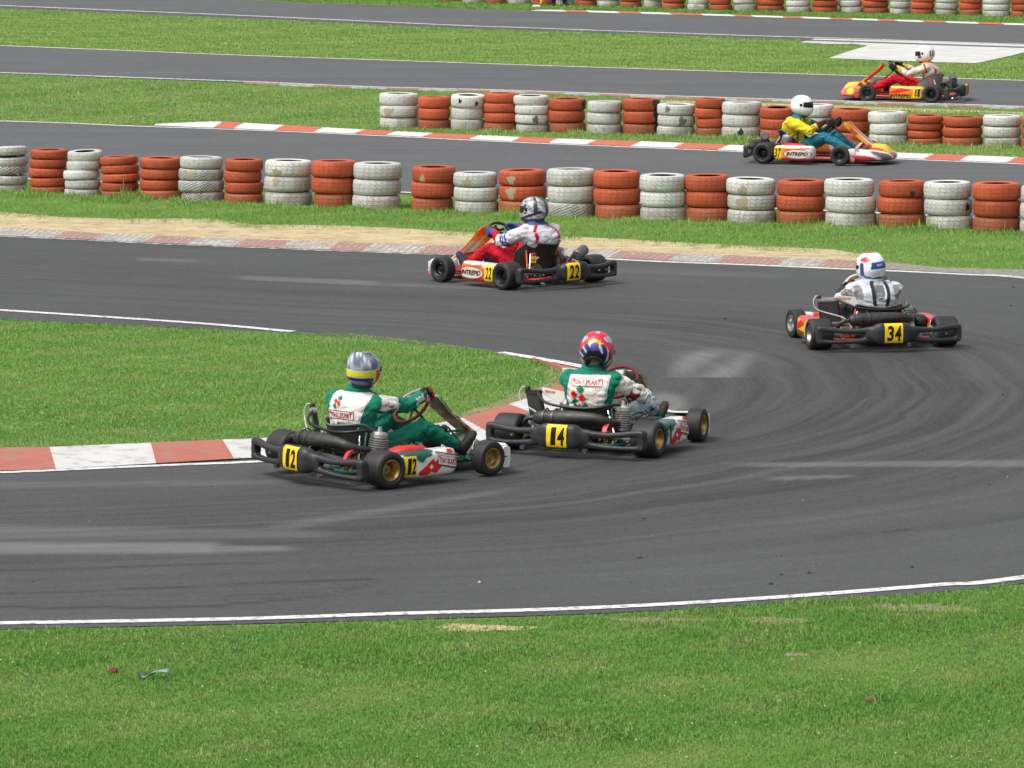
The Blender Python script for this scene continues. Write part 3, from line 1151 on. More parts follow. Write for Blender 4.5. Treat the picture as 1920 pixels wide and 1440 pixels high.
def thin_s1(u, v):
    top = np.interp(u, [p[0] for p in sand_top], [p[1] for p in sand_top])
    wob = 4.5 * np.sin(u * 0.013 + 2) + 3.2 * np.sin(u * 0.031) + 2.5 * np.sin(u * 0.083 + 1) + 1.6 * np.sin(u * 0.21)
    d = top + wob - v
    x_, y_ = u * 0.02, v * 0.12
    tuft = np.sin(x_ * 2.1 + np.sin(y_ * 1.7)) * np.sin(y_ * 2.3 + x_ * .9) + 0.6 * np.sin(x_ * 5.3 + y_ * 3.1)
    d = d + 7 * np.clip(tuft - .15, 0, 1.2) * smoothstep(900, 1250, u) + 3 * np.clip(tuft - .5, 0, 1)
    return np.clip(0.05 + 0.95 * smoothstep(-5, 11, d + 3 * np.sin(u * 0.7 + v * 1.3)), 0, 1)


def tall_s1(u, v):
    b = np.interp(u, [p[0] for p in BASE1], [p[1] for p in BASE1])
    e = 1 + 1.0 * np.exp(-((v - b - 2) / 4.0) ** 2)
    for cu, k in ((235, 2.4), (270, 1.6), (60, 1.2), (140, 1.0), (525, 1.6), (660, 0.9), (955, 2.0), (985, 1.4), (1190, 1.2), (1545, 1.3), (1740, 1.0), (335, 1.2)):
        e += k * np.exp(-((u - cu) / 16) ** 2) * np.exp(-((v - b - 1) / 5.0) ** 2)
    return e


grass('barrier_grass', s1_poly, 4600, 0.030, 31, (0.195, 0.420, 0.070), (0.36, 0.45, 0.14), 'green grass strip around the near tyre barrier', thin_s1, tall_s1, 0.0042, bent=False)
s2_poly = [(-560, 119), (0, 140), (240, 149), (480, 158), (690, 167.5), (960, 175.5), (1303, 187.5), (1560, 195), (1920, 206), (2440, 223), (2440, 324), (1920, 298.5), (1680, 289), (1303, 272), (1000, 261), (720, 248), (480, 234.5), (400, 231), (300, 229), (290, 234), (250, 235), (0, 225), (-560, 207)]


def thin_s2(u, v):
    lo = np.interp(u, [p[0] for p in C_LO], [p[1] for p in C_LO])
    return np.clip(1 - 0.85 * smoothstep(1150, 1350, u) * (1 - smoothstep(10, 18, v - lo)), 0.1, 1)


BASE2 = [(0, 220), (700, 242), (940, 248), (1170, 254), (1390, 260), (1600, 268), (1740, 273), (1920, 277)]


def tall_s2(u, v):
    b = np.interp(u, [p[0] for p in BASE2], [p[1] for p in BASE2])
    e = 1 + 0.7 * np.exp(-((v - b - 2) / 3.0) ** 2) * (u > 700)
    for cu, k in ((1080, 1.8), (1390, 2.0), (1880, 1.8), (930, 1.0), (1690, 1.0)):
        e += k * np.exp(-((u - cu) / 20) ** 2) * np.exp(-((v - b - 1) / 4.0) ** 2)
    return e


grass('barrier_grass', s2_poly, 2400, 0.030, 41, (0.215, 0.410, 0.085), (0.39, 0.46, 0.165), 'pale green grass strip around the middle tyre barrier', thin_s2, tall_s2, 0.007, bias=0.10, bent=False)
s3_poly = [(-560, -8), (0, 17), (240, 27), (480, 37), (860, 53.5), (960, 57), (1400, 72), (1500, 75), (1503, 81), (1549, 84), (1600, 84), (1625, 87), (1590, 98), (1552, 110), (1633, 114), (1762, 119), (1835, 120), (1887, 109), (1925, 100), (2440, 112), (2440, 168), (1920, 151), (1840, 148.5), (1560, 140.5), (960, 121), (720, 112.7), (480, 104.5), (240, 95), (0, 85.5), (-560, 64)]
grass('lawn_grass', s3_poly, 1900, 0.030, 51, (0.215, 0.415, 0.075), (0.42, 0.50, 0.165), 'pale mown lawn between the two farthest straights', None, None, 0.009, bias=0.12, bent=False)
s4_poly = [(-160, -42), (2080, -20), (2080, 50), (1920, 45), (1400, 29), (1060, 19.5), (995, 20), (860, 16), (720, 10), (480, 1.5), (0, -14), (-160, -19)]
grass('barrier_grass', s4_poly, 1000, 0.042, 61, (0.160, 0.350, 0.055), (0.29, 0.40, 0.11), 'green grass around the farthest tyre barrier', None, None, 0.013, bent=False)


# ================================================================== TYRE BARRIERS
def tyre_mat(name, col, tread, mud, groove=0.55):
    m, n, l, b = new_mat(name)
    tc = n.new('ShaderNodeTexCoord')
    oi = n.new('ShaderNodeObjectInfo')
    sx = n.new('ShaderNodeSeparateXYZ')
    l.new(tc.outputs['Object'], sx.inputs[0])
    ang = node_math(n, l, 'ARCTAN2', sx.outputs[1], sx.outputs[0])
    ang = node_math(n, l, 'ADD', ang, node_math(n, l, 'MULTIPLY', oi.outputs['Random'], 6.0))
    R = node_math(n, l, 'SQRT', node_math(n, l, 'ADD', node_math(n, l, 'MULTIPLY', sx.outputs[0], sx.outputs[0]), node_math(n, l, 'MULTIPLY', sx.outputs[1], sx.outputs[1])))
    arc = node_math(n, l, 'MULTIPLY', ang, 0.28)
    z = sx.outputs[2]
    cb = n.new('ShaderNodeCombineXYZ')
    if tread == 'sipes':          # broken diagonal sipes
        l.new(node_math(n, l, 'ADD', node_math(n, l, 'MULTIPLY', arc, 14), node_math(n, l, 'MULTIPLY', z, 9)), cb.inputs[0])
        l.new(node_math(n, l, 'MULTIPLY', z, 22), cb.inputs[1])
        sq, mort = 0.5, 0.055
    elif tread == 'blocks':       # chunky lozenges
        l.new(node_math(n, l, 'ADD', node_math(n, l, 'MULTIPLY', arc, 26), node_math(n, l, 'MULTIPLY', z, 26)), cb.inputs[0])
        l.new(node_math(n, l, 'SUBTRACT', node_math(n, l, 'MULTIPLY', z, 30), node_math(n, l, 'MULTIPLY', arc, 12)), cb.inputs[1])
        sq, mort = 0.0, 0.13
    else:                         # long circumferential ribs
        l.new(node_math(n, l, 'MULTIPLY', arc, 7), cb.inputs[0])
        l.new(node_math(n, l, 'MULTIPLY', z, 26), cb.inputs[1])
        sq, mort = 0.5, 0.05
    nz = n.new('ShaderNodeTexNoise')
    nz.inputs['Scale'].default_value = 16
    l.new(tc.outputs['Object'], nz.inputs['Vector'])
    wv = n.new('ShaderNodeVectorMath')
    wv.operation = 'MULTIPLY_ADD'
    wv.inputs[1].default_value = (0.5, 0.35, 0)
    l.new(nz.outputs['Color'], wv.inputs[0])
    l.new(cb.outputs[0], wv.inputs[2])
    bk = n.new('ShaderNodeTexBrick')
    bk.offset = sq
    bk.inputs['Scale'].default_value = 1
    bk.inputs['Mortar Size'].default_value = mort
    bk.inputs['Mortar Smooth'].default_value = 0.3
    bk.inputs['Brick Width'].default_value = 1.0
    bk.inputs['Row Height'].default_value = 1.0
    l.new(wv.outputs[0], bk.inputs['Vector'])
    on_tread = node_math(n, l, 'GREATER_THAN', R, 0.268)
    part = node_range(n, l, node_noise(n, l, tc.outputs['Object'], 7, 5), 0.40, 0.56, 0.15, 1.0)
    gr = node_math(n, l, 'MULTIPLY', node_math(n, l, 'MULTIPLY', bk.outputs['Fac'], on_tread), node_math(n, l, 'MULTIPLY', part, groove))
    # object-wide offset so no two tyres are weathered alike
    off = n.new('ShaderNodeVectorMath')
    off.operation = 'ADD'
    sc = n.new('ShaderNodeVectorMath')
    sc.operation = 'SCALE'
    sc.inputs[0].default_value = (37, 51, 23)
    l.new(oi.outputs['Random'], sc.inputs['Scale'])
    l.new(tc.outputs['Object'], off.inputs[0])
    l.new(sc.outputs[0], off.inputs[1])
    ov = off.outputs[0]
    tone = node_range(n, l, node_noise(n, l, ov, 3.5, 6), 0.3, 0.7, 0.84, 1.1)
    tone = node_math(n, l, 'MULTIPLY', tone, node_range(n, l, oi.outputs['Random'], 0, 1, 0.80, 1.08))
    mx = n.new('ShaderNodeVectorMath')
    mx.operation = 'SCALE'
    mx.inputs[0].default_value = col
    l.new(tone, mx.inputs['Scale'])
    c = mx.outputs[0]
    if mud:
        c = node_mix(n, l, node_range(n, l, node_noise(n, l, ov, 5, 8, 0.7), 0.38, 0.68, 0.08, 0.62), c, (0.19, 0.14, 0.075))
        c = node_mix(n, l, node_range(n, l, node_noise(n, l, ov, 8, 6, 0.7), 0.50, 0.7, 0, 0.4), c, (0.10, 0.115, 0.055))
    else:
        c = node_mix(n, l, node_range(n, l, node_noise(n, l, ov, 6, 9, 0.75), 0.57, 0.75, 0, 0.22), c, (0.20, 0.175, 0.13))
    # chips where the black rubber shows
    c = node_mix(n, l, node_range(n, l, node_noise(n, l, ov, 30, 4, 0.6), 0.68, 0.715, 0, 0.7), c, (0.03, 0.03, 0.03))
    c = node_mix(n, l, gr, c, (0.035, 0.033, 0.03))
    l.new(c, b.inputs['Base Color'])
    b.inputs['Roughness'].default_value = 0.6
    b.inputs['Specular IOR Level'].default_value = 0.3
    bp = n.new('ShaderNodeBump')
    bp.inputs['Strength'].default_value = 0.6
    bp.inputs['Distance'].default_value = 0.006
    l.new(node_math(n, l, 'SUBTRACT', 1, node_math(n, l, 'MULTIPLY', bk.outputs['Fac'], on_tread)), bp.inputs['Height'])
    l.new(bp.outputs[0], b.inputs['Normal'])
    return m


TW, TR = (0.58, 0.585, 0.555), (0.46, 0.088, 0.034)
TM = {}
for tr_ in ('sipes', 'blocks', 'ribs'):
    for mud in (0, 1):
        TM['W', tr_, mud] = tyre_mat('white_tyre_paint_' + tr_ + '_mud' * mud, TW, tr_, mud, {'blocks': 1.0, 'sipes': 0.72, 'ribs': 0.45}[tr_])
        TM['R', tr_, mud] = tyre_mat('orange_tyre_paint_' + tr_ + '_mud' * mud, TR, tr_, mud, 0.75 if tr_ != 'ribs' else 0.5)
M_BLACKRUB = flat('bare_rubber', (0.018, 0.018, 0.018), 0.7, bump=0.3, bscale=60)
SCUFF_TAN = flat('tan_scuff', (0.30, 0.24, 0.13), 0.85, var=0.35)
SCUFF_BLK = flat('black_scuff', (0.022, 0.021, 0.02), 0.8, var=0.3)

# outline of one car tyre lying flat, radius 0.285, height 1 (scaled per tyre)
TYRE_PROF = [(0.165, 0.05), (0.172, 0.02), (0.195, 0.0), (0.235, 0.0), (0.262, 0.03), (0.276, 0.10), (0.283, 0.25), (0.285, 0.5), (0.283, 0.75), (0.276, 0.90), (0.262, 0.97), (0.235, 1.0), (0.195, 1.0),
             (0.172, 0.98), (0.165, 0.95), (0.190, 0.88), (0.235, 0.84), (0.262, 0.70), (0.268, 0.5), (0.262, 0.30), (0.235, 0.16), (0.190, 0.12)]
tyre_mesh = {}


def get_tyre(c, tread, mud, h):
    key = (c, tread, mud, round(h, 2))
    if key not in tyre_mesh:
        mb = MB()
        p = [(r, z * key[3]) for r, z in TYRE_PROF]
        mb.lathe(p, 56, closed=True)
        mb.m = [1 if (i % len(p)) >= 14 else 0 for i in range(len(mb.f))]
        me = mb.mesh('tyre')
        me.materials.append(TM[c, tread, mud])
        me.materials.append(M_BLACKRUB)
        shade(me, 50)
        tyre_mesh[key] = me
    return tyre_mesh[key]


ORD = ['first', 'second', 'third', 'fourth', 'fifth', 'sixth', 'seventh', 'eighth', 'ninth', 'tenth', 'eleventh', 'twelfth', 'thirteenth', 'fourteenth', 'fifteenth', 'sixteenth',
       'seventeenth', 'eighteenth', 'nineteenth', 'twentieth', 'twenty-first', 'twenty-second', 'twenty-third', 'twenty-fourth', 'twenty-fifth', 'twenty-sixth']


def level_name(i, n):
    if i == 0:
        return 'bottom'
    if i == n - 1:
        return 'top'
    if n == 3:
        return 'middle'
    return {1: 'second lowest', 2: 'third lowest', 3: 'fourth lowest'}[i]


def stack(row, idx, u0, u1, vb, vt, c, n, tread, group, opts=None):
    opts = opts or {}
    base = G((u0 + u1) / 2, vb)
    s = px_per_m(vb)
    r = (u1 - u0) / 2 / s
    se = math.sin(math.atan2(CAM_H, base.y))
    front_top = vt + 2 * r * s * se
    H = (vb - front_top) / s + 0.02
    h = opts.get('h') or H / n
    ctr = base + Vector((0, 1, 0)) * r
    rs = random.Random(idx * 31 + row * 1000)
    z = -0.015
    lean = opts.get('lean', (rs.uniform(-0.012, 0.012), rs.uniform(-0.012, 0.012)))
    for i in range(n):
        sc = r / 0.285 * opts.get('scale', {}).get(i, 1.0) * (1 + rs.uniform(-0.018, 0.012))
        td = tread if not isinstance(tread, (list, tuple)) else tread[i]
        me = get_tyre(c, td, 1 if i == 0 else 0, h / 1.0)
        o = bpy.data.objects.new('barrier_tyre', me)
        COL.objects.link(o)
        jit = 0.012 if row < 3 else 0.02
        dx = opts.get('shift', {}).get(i, 0.0)
        o.location = (ctr.x + rs.uniform(-jit, jit) + lean[0] * i * 0.6 + dx, ctr.y + rs.uniform(-jit, jit), z)
        tilt = opts.get('tilt', 0.0) * (0.4 + 0.6 * i / max(1, n - 1))
        o.rotation_euler = (rs.uniform(-0.018, 0.018), tilt + rs.uniform(-0.016, 0.016), rs.uniform(0, 6.28))
        o.scale = (sc * rs.uniform(.985, 1.015), sc, h / round(h, 2) * 0.985)
        z += h
        cw = {'W': 'white', 'R': 'orange-red'}[c]
        rn = {1: 'nearest', 2: 'middle', 3: 'farthest'}[row]
        lab = f'{cw} painted tyre, {level_name(i, n)} of the {ORD[idx]} stack from the left in the {rn} barrier'
        extra = opts.get('words', {}).get(i)
        if extra:
            lab = f'{cw} {extra} tyre, {level_name(i, n)} of the {ORD[idx]} stack from the left, {rn} barrier'
        tag(o, lab, 'tyre', group)
        for (lv, ang, zz, rr, m_) in opts.get('spots', []):
            if lv == i:          # a scuff whose paint is gone, on the side of the tyre
                pts = []
                for q in range(22):
                    a = 2 * math.pi * q / 22
                    k_ = 1 + 0.22 * math.sin(3 * a + idx) + 0.15 * math.sin(5 * a)
                    pts.append((rr * k_ * math.cos(a), rr * 1.15 * k_ * math.sin(a)))
                rz = o.rotation_euler[2]
                a0 = -math.pi / 2 + ang - rz
                N_ = Vector((math.cos(a0), math.sin(a0), 0))
                X_ = Vector((-math.sin(a0), math.cos(a0), 0))
                d = decal('scuff_mark', o, o, N_ * 0.285 + Vector((0, 0, zz * h)), X_, (0, 0, 1), [(pts, [tuple(range(22))], m_)], 0.02, lift=0.001, reach=0.2)


TAN, BLK = (0.34, 0.295, 0.20), (0.025, 0.024, 0.022)
N1, N2, N3 = 'tyres of the nearest barrier', 'tyres of the middle barrier', 'tyres of the farthest barrier'
ROW1 = [(-42, 48, 362, 271, 'W', 5, ['ribs', 'ribs', 'blocks', 'sipes', 'sipes'], {'tilt': -0.05}),
        (52, 124, 366, 277, 'R', 5, 'ribs', {}),
        (120, 188, 371, 280, 'W', 5, 'ribs', {'tilt': 0.06, 'shift': {0: -0.02, 4: 0.05, 3: 0.04}}),
        (187, 260, 373, 290, 'R', 5, 'ribs', {'tilt': -0.05, 'scale': {0: 0.97}}),
        (259, 340, 376, 292, 'R', 4, ['sipes', 'ribs', 'ribs', 'blocks'], {}),
        (334, 420, 381, 290, 'W', 4, ['blocks', 'blocks', 'blocks', 'ribs'], {'scale': {3: 0.93, 0: 0.95}, 'spots': [(2, -0.45, 0.55, 0.075, TAN)], 'words': {1: 'chunky-treaded', 2: 'chunky-treaded scuffed', 0: 'chunky-treaded', 3: 'smooth small'}}),
        (420, 493, 383, 295, 'R', 4, 'ribs', {}),
        (493, 583, 388, 296, 'W', 3, 'sipes', {'spots': [(2, -0.5, 0.2, 0.055, TAN), (1, -0.5, 0.7, 0.05, TAN)]}),
        (583, 668, 392, 297, 'R', 3, 'sipes', {'scale': {0: 0.90, 2: 1.03}}),
        (660, 752, 395, 301, 'W', 3, 'sipes', {}),
        (770, 853, 399, 308, 'R', 3, 'sipes', {'spots': [(2, -0.55, 0.25, 0.04, TAN)], 'scale': {0: 0.95}}),
        (850, 934, 402, 319, 'W', 3, 'sipes', {'spots': [(2, -0.38, 0.3, 0.055, TAN)]}),
        (934, 1025, 404, 314, 'R', 3, 'sipes', {'spots': [(2, -0.5, 0.4, 0.05, TAN), (1, -0.55, 0.55, 0.06, TAN)]}),
        (1026, 1118, 410, 312, 'W', 3, ['blocks', 'sipes', 'sipes'], {'spots': [(2, -0.2, 0.25, 0.045, TAN)]}),
        (1115, 1204, 413, 316, 'R', 3, 'sipes', {}),
        (1200, 1289, 417, 323, 'W', 3, 'sipes', {}),
        (1284, 1372, 418, 324, 'R', 3, 'sipes', {}),
        (1364, 1457, 421, 330, 'W', 3, 'sipes', {'spots': [(2, -0.4, 0.25, 0.055, TAN), (1, -0.45, 0.5, 0.075, TAN)]}),
        (1457, 1549, 423, 333, 'R', 3, 'sipes', {}),
        (1551, 1646, 428, 331, 'W', 3, 'sipes', {}),
        (1647, 1738, 430, 334, 'R', 3, 'sipes', {'spots': [(2, 0.35, 0.25, 0.03, BLK)]}),
        (1737, 1828, 434, 336, 'W', 3, 'sipes', {'spots': [(1, 0.85, 0.55, 0.04, BLK)]}),
        (1827, 1918, 438, 338, 'R', 3, 'sipes', {}),
        (1917, 2008, 442, 344, 'W', 3, 'sipes', {})]
for i, a in enumerate(ROW1):
    stack(1, i, a[0], a[1], a[2], a[3], a[4], a[5], a[6], N1, a[7])
ROW2 = [(710, 785, 242, 172, 'W', 3, 'ribs', {'spots': [(1, -0.6, 0.4, 0.07, TAN)]}), (782, 844, 244, 179, 'R', 3, 'ribs', {}), (844, 909, 246, 175, 'W', 3, 'ribs', {'tilt': -0.06, 'spots': [(2, 0.5, 0.4, 0.03, BLK), (2, -0.5, 0.6, 0.03, BLK)]}),
        (907, 974, 247.5, 171.6, 'R', 4, 'ribs', {}), (967, 1032, 249, 176.5, 'W', 4, 'ribs', {'spots': [(1, 0.2, 0.5, 0.05, (0.12, 0.115, 0.10))]}), (1030, 1100, 250, 182, 'R', 3, 'ribs', {'spots': [(2, 1.2, 0.5, 0.08, BLK)]}),
        (1102, 1168, 253, 187, 'W', 3, 'ribs', {}), (1168, 1240, 254, 182, 'R', 3, 'ribs', {'spots': [(2, 0.95, 0.5, 0.085, BLK), (1, 1.0, 0.5, 0.085, BLK), (0, 1.0, 0.5, 0.07, BLK)]}),
        (1233, 1304, 256, 192, 'W', 3, 'sipes', {'spots': [(1, 0.3, 0.5, 0.06, (0.14, 0.14, 0.13)), (2, -0.5, 0.6, 0.04, (0.14, 0.14, 0.13))]}), (1304, 1361, 257, 182, 'R', 4, 'ribs', {}),
        (1355, 1430, 260, 188, 'W', 3, 'ribs', {'spots': [(0, -0.1, 0.55, 0.045, BLK)]}), (1425, 1492, 262, 198, 'R', 3, 'ribs', {'tilt': 0.06}), (1496, 1566, 265, 193, 'W', 3, 'ribs', {}),
        (1561, 1634, 268, 201, 'R', 3, 'ribs', {'tilt': 0.03}), (1631, 1705, 272, 206.5, 'W', 3, 'ribs', {}), (1702, 1771, 273, 213, 'R', 4, 'ribs', {}),
        (1770, 1846, 275, 216, 'R', 3, 'ribs', {}), (1846, 1918, 277, 213, 'W', 3, 'ribs', {}), (1918, 1990, 280, 216, 'R', 3, 'ribs', {})]
for i, a in enumerate(ROW2):
    stack(2, i, a[0], a[1], a[2], a[3], a[4], a[5], a[6], N2, a[7])
ROW3 = [(820, 866, 3.5, 'R'), (868, 910, 6, 'W'), (912, 950, 8, 'R'), (951, 995, 8.5, 'W'), (998, 1037, 9.5, 'R'), (1042, 1078, 10.5, 'W'), (1079, 1119, 11.5, 'R'), (1119, 1162, 12.5, 'W'), (1164, 1206, 14, 'R'),
        (1207, 1242, 15, 'W'), (1243, 1287, 17, 'R'), (1290, 1330, 19, 'W'), (1331, 1373, 20, 'R'), (1376, 1419, 21, 'W'), (1421, 1474, 21.5, 'R'), (1476, 1522, 23.5, 'W'), (1524, 1573, 24.5, 'R'), (1575, 1620, 24, 'W'),
        (1619, 1669, 25, 'R'), (1670, 1710, 26, 'W'), (1710, 1755, 28, 'R'), (1756, 1799, 28.5, 'W'), (1801, 1844, 29.5, 'R'), (1845, 1896, 31.5, 'W'), (1896, 1942, 32, 'R')]
for i, (u0, u1, vb, c) in enumerate(ROW3):
    stack(3, i, u0, u1, vb, -20, c, 2 if vb < 12 else 3, 'ribs', N3, {'h': 0.135 if i not in (3, 9, 13) else 0.17})


# ================================================================== GO-KARTS (local: +Y forward, rear axle on Y = 0)
def tyre_profile(rim, rad_, hw):
    return [(rim, -hw * 0.80), (rim + 0.012, -hw * 0.90), (rad_ * 0.72, -hw), (rad_ * 0.88, -hw * 0.985), (rad_ * 0.965, -hw * 0.90), (rad_ * 0.99, -hw * 0.78), (rad_, -hw * 0.55), (rad_, hw * 0.55),
            (rad_ * 0.99, hw * 0.78), (rad_ * 0.965, hw * 0.90), (rad_ * 0.88, hw * 0.985), (rad_ * 0.72, hw), (rim + 0.012, hw * 0.90), (rim, hw * 0.80)]


def rim_profile(rim, hw):
    # z>0 is the outer face
    return [(rim, -hw * 0.82), (rim + 0.008, -hw * 0.90), (rim + 0.010, -hw * 0.84), (rim - 0.002, -hw * 0.78), (rim - 0.004, hw * 0.74), (rim + 0.010, hw * 0.84), (rim + 0.011, hw * 0.91), (rim + 0.003, hw * 0.92),
            (rim - 0.010, hw * 0.78), (rim - 0.018, hw * 0.30), (rim - 0.030, hw * 0.16), (0.036, hw * 0.12), (0.034, hw * 0.40), (0.014, hw * 0.42), (0.012, hw * 0.55), (0.0005, hw * 0.55)]


WHEEL_CACHE = {}


def wheel(parent, x, y, r, hw, rim_mat, steer=0.0):
    side = 1 if x > 0 else -1
    key = (r, hw, rim_mat.name)
    if key not in WHEEL_CACHE:
        rim = 0.072
        a = MB()
        a.lathe(tyre_profile(rim + 0.004, r, hw), 56, closed=True)
        t = a.mesh('tyre')
        t.materials.append(M_RUBBER)
        shade(t, 40)
        b = MB()
        b.lathe(rim_profile(rim, hw), 40)
        for k in range(3):
            q = 2 * math.pi * k / 3
            b.lathe([(0.0005, hw * 0.22), (0.007, hw * 0.22), (0.007, hw * 0.12)], 8, Matrix.Translation((0.046 * math.cos(q), 0.046 * math.sin(q), 0)))
        m_ = b.mesh('rim')
        m_.materials.append(rim_mat)
        shade(m_, 35)
        WHEEL_CACHE[key] = (t, m_)
    t, m_ = WHEEL_CACHE[key]
    w = empty('wheel', parent)
    w.location = (x, y, r)
    w.rotation_euler = (0, math.pi / 2 * side, 0)
    if steer:
        w.rotation_euler = (Matrix.Rotation(steer, 3, 'Z') @ Matrix.Rotation(math.pi / 2 * side, 3, 'Y')).to_euler()
    for nm, me in (('tyre', t), ('rim', m_)):
        o = bpy.data.objects.new(nm, me)
        COL.objects.link(o)
        o.parent = w
    return w


def ring_at(x, cy, cz, hy, hz, n=14, e=3.2):
    return [Vector((x, cy + a, cz + b)) for a, b in rrect(hy, hz, n, e)]


def make_bumper(parent):
    mb = MB()
    mb.loft([ring_at(x, y, z, hy, hz) for x, y, z, hy, hz in ((-.25, -.318, .160, .028, .040), (-.19, -.335, .164, .040, .066), (-.145, -.352, .168, .056, .092), (-.12, -.356, .168, .060, .098),
                                                              (.12, -.356, .168, .060, .098), (.145, -.352, .168, .056, .092), (.19, -.335, .164, .040, .066), (.25, -.318, .160, .028, .040))])
    for s in (-1, 1):
        top = [(.19, -.326, .200, .034, .034), (.27, -.314, .192, .032, .027), (.38, -.30, .188, .031, .023), (.48, -.285, .194, .031, .023), (.56, -.268, .203, .032, .026), (.62, -.255, .208, .034, .028), (.675, -.243, .205, .038, .030)]
        bot = [(.19, -.326, .122, .034, .036), (.27, -.314, .104, .032, .025), (.38, -.30, .094, .031, .021), (.50, -.282, .090, .031, .019), (.60, -.26, .092, .032, .021), (.675, -.243, .096, .038, .026)]
        for st in (top, bot):
            mb.loft([ring_at(s * x, y, z, hy, hz) for x, y, z, hy, hz in st])
        mb.loft([ring_at(s * x, y, .155, .036, hz) for x, y, hz in ((.628, -.250, .06), (.645, -.247, .074), (.672, -.242, .078), (.684, -.238, .066))])
    o = mb.solid('rear_bumper', 0.008, 5, [M_BUMPER], parent)
    return o


def make_pod(parent, s, y0, y1, paint, flip=False):
    """side pod: outer face near x = 0.66"""
    st = []
    n = 26
    for k in range(n):
        q = k / (n - 1)
        y = y0 + (y1 - y0) * q
        e = min(1, min(q, 1 - q) * 9)
        e = math.sqrt(max(0.0, 1 - (1 - e) ** 2))
        xo = 0.662 - 0.022 * q - 0.045 * (1 - e)
        zt = 0.243 + 0.006 * q - 0.030 * (1 - e)
        zb = 0.050 + 0.012 * abs(2 * q - 1) ** 3 + 0.03 * (1 - e)
        xi = 0.50
        outl = [(xi, zb + .02), (xo - .05, zb), (xo - .018, zb + .006), (xo - .002, zb + .028), (xo, zb + .06), (xo - .004, zt - .06), (xo - .010, zt - .028), (xo - .030, zt - .006), (xo - .06, zt), (xi + .02, zt - .004), (xi, zt - .02)]
        p = spline([(a, 0, b) for a, b in outl], 40, True)
        st.append([Vector((s * v.x, y, v.z)) for v in p])
    mb = MB()
    mb.loft(st)
    o = mb.build('side_pod', [M_PAINT], parent, angle=50)
    co = coords(o.data)
    nr = normals(o.data)
    set_col(o.data, paint((co[:, 1] - y0) / (y1 - y0), (co[:, 2] - 0.05) / 0.2, nr[:, 0] * s, nr[:, 2]))
    return o


def cmix(n, base):
    return np.tile(np.array(lin(base)), (n, 1))


def put(c, mask, col):
    c[mask] = np.array(lin(col))
    return c


def make_nose(parent, paint, tip=1.60):
    """front fairing with swept side wings"""
    st = []
    n = 41
    for k in range(n):
        x = -0.56 + 1.12 * k / (n - 1)
        a = abs(x) / 0.56
        yf = tip - (tip - 1.255) * a ** 2.6
        yb = 1.30 - 0.10 * a ** 2
        zt = 0.175 + 0.050 * a ** 1.5 + 0.085 * math.exp(-(x / 0.13) ** 2)
        zb = 0.055
        e = math.sqrt(max(0.02, 1 - max(0, (a - 0.90) / 0.1) ** 2))
        zc = 0.12
        pr = [(yb, zb + .02), (yf - .06, zb), (yf - .01, zb + .012), (yf, zb + .045), (yf - .02, zb + .085), (yf - .09, zt - .02), (yf - .16, zt), (yb + .03, zt + .005), (yb, zt - .03)]
        p = spline([(y, 0, z) for y, z in pr], 34, True)
        st.append([Vector((x, yb + 0.1 + (v.x - yb - 0.1) * (0.75 + 0.25 * e), zc + (v.z - zc) * e)) for v in p])
    mb = MB()
    mb.loft(st)
    for s in (-1, 1):         # upright end plates that show beside the front wheels
        mb.loft([[Vector((s * (0.540 + dx), 1.222 + a, 0.125 + b)) for a, b in rrect(0.036, 0.080, 20, 5)] for dx in (-0.02, 0.0, 0.018)])
    o = mb.build('nose_fairing', [M_PAINT], parent, angle=45)
    co, nr = coords(o.data), normals(o.data)
    set_col(o.data, paint(co, nr))
    return o


def make_panel(parent, paint, wide=1.0):
    """upright front panel in front of the steering wheel"""
    nu, nv = 27, 21
    sec = spline([(1.34, 0.20, 0.11), (1.24, 0.275, 0.105), (1.12, 0.365, 0.110), (1.02, 0.445, 0.120), (0.965, 0.505, 0.118), (0.945, 0.535, 0.09)], nu)
    outer, inner = [], []
    for i, p in enumerate(sec):
        a = sec[max(0, i - 1)]
        b = sec[min(nu - 1, i + 1)]
        t = Vector((0, b.x - a.x, b.y - a.y)).normalized()
        nn = Vector((0, t.z, -t.y))          # towards front/up
        if nn.y < 0:
            nn = -nn
        for lst, d in ((outer, 0.0), (inner, -0.012)):
            for j in range(nv):
                w = -1 + 2 * j / (nv - 1)
                hw = p.z * wide * (1 if d == 0 else 0.95)
                lst.append(Vector((w * hw, p.x, p.y)) + nn * (0.028 * (1 - abs(w) ** 3) + d))
    vs = outer + inner
    fs = []
    N = nu * nv
    for i in range(nu - 1):
        for j in range(nv - 1):
            a = i * nv + j
            fs += [(a, a + 1, a + nv + 1, a + nv), (N + a, N + a + nv, N + a + nv + 1, N + a + 1)]
    for i in range(nu - 1):
        for j in (0, nv - 1):
            a = i * nv + j
            fs.append((a, a + nv, N + a + nv, N + a))
    for j in range(nv - 1):
        for i in (0, nu - 1):
            a = i * nv + j
            fs.append((a, a + 1, N + a + 1, N + a))
    mb = MB()
    mb.add(vs, fs)
    o = mb.build('front_panel', [M_PANEL], parent, angle=40)
    co = coords(o.data)
    idx = np.arange(len(co))
    back = idx >= N
    t = np.clip((co[:, 2] - 0.2) / 0.37, 0, 1)
    w = co[:, 0] / (0.12 * wide)
    set_col(o.data, paint(t, w, back))
    return o


SW_C = Vector((0, 0.735, 0.485))
SW_TILT = rad(42)            # the wheel's face points back and up
SW_N = Vector((0, -math.cos(SW_TILT), math.sin(SW_TILT)))
SW_U = Vector((0, math.sin(SW_TILT), math.cos(SW_TILT)))
SW_X = Vector((1, 0, 0))


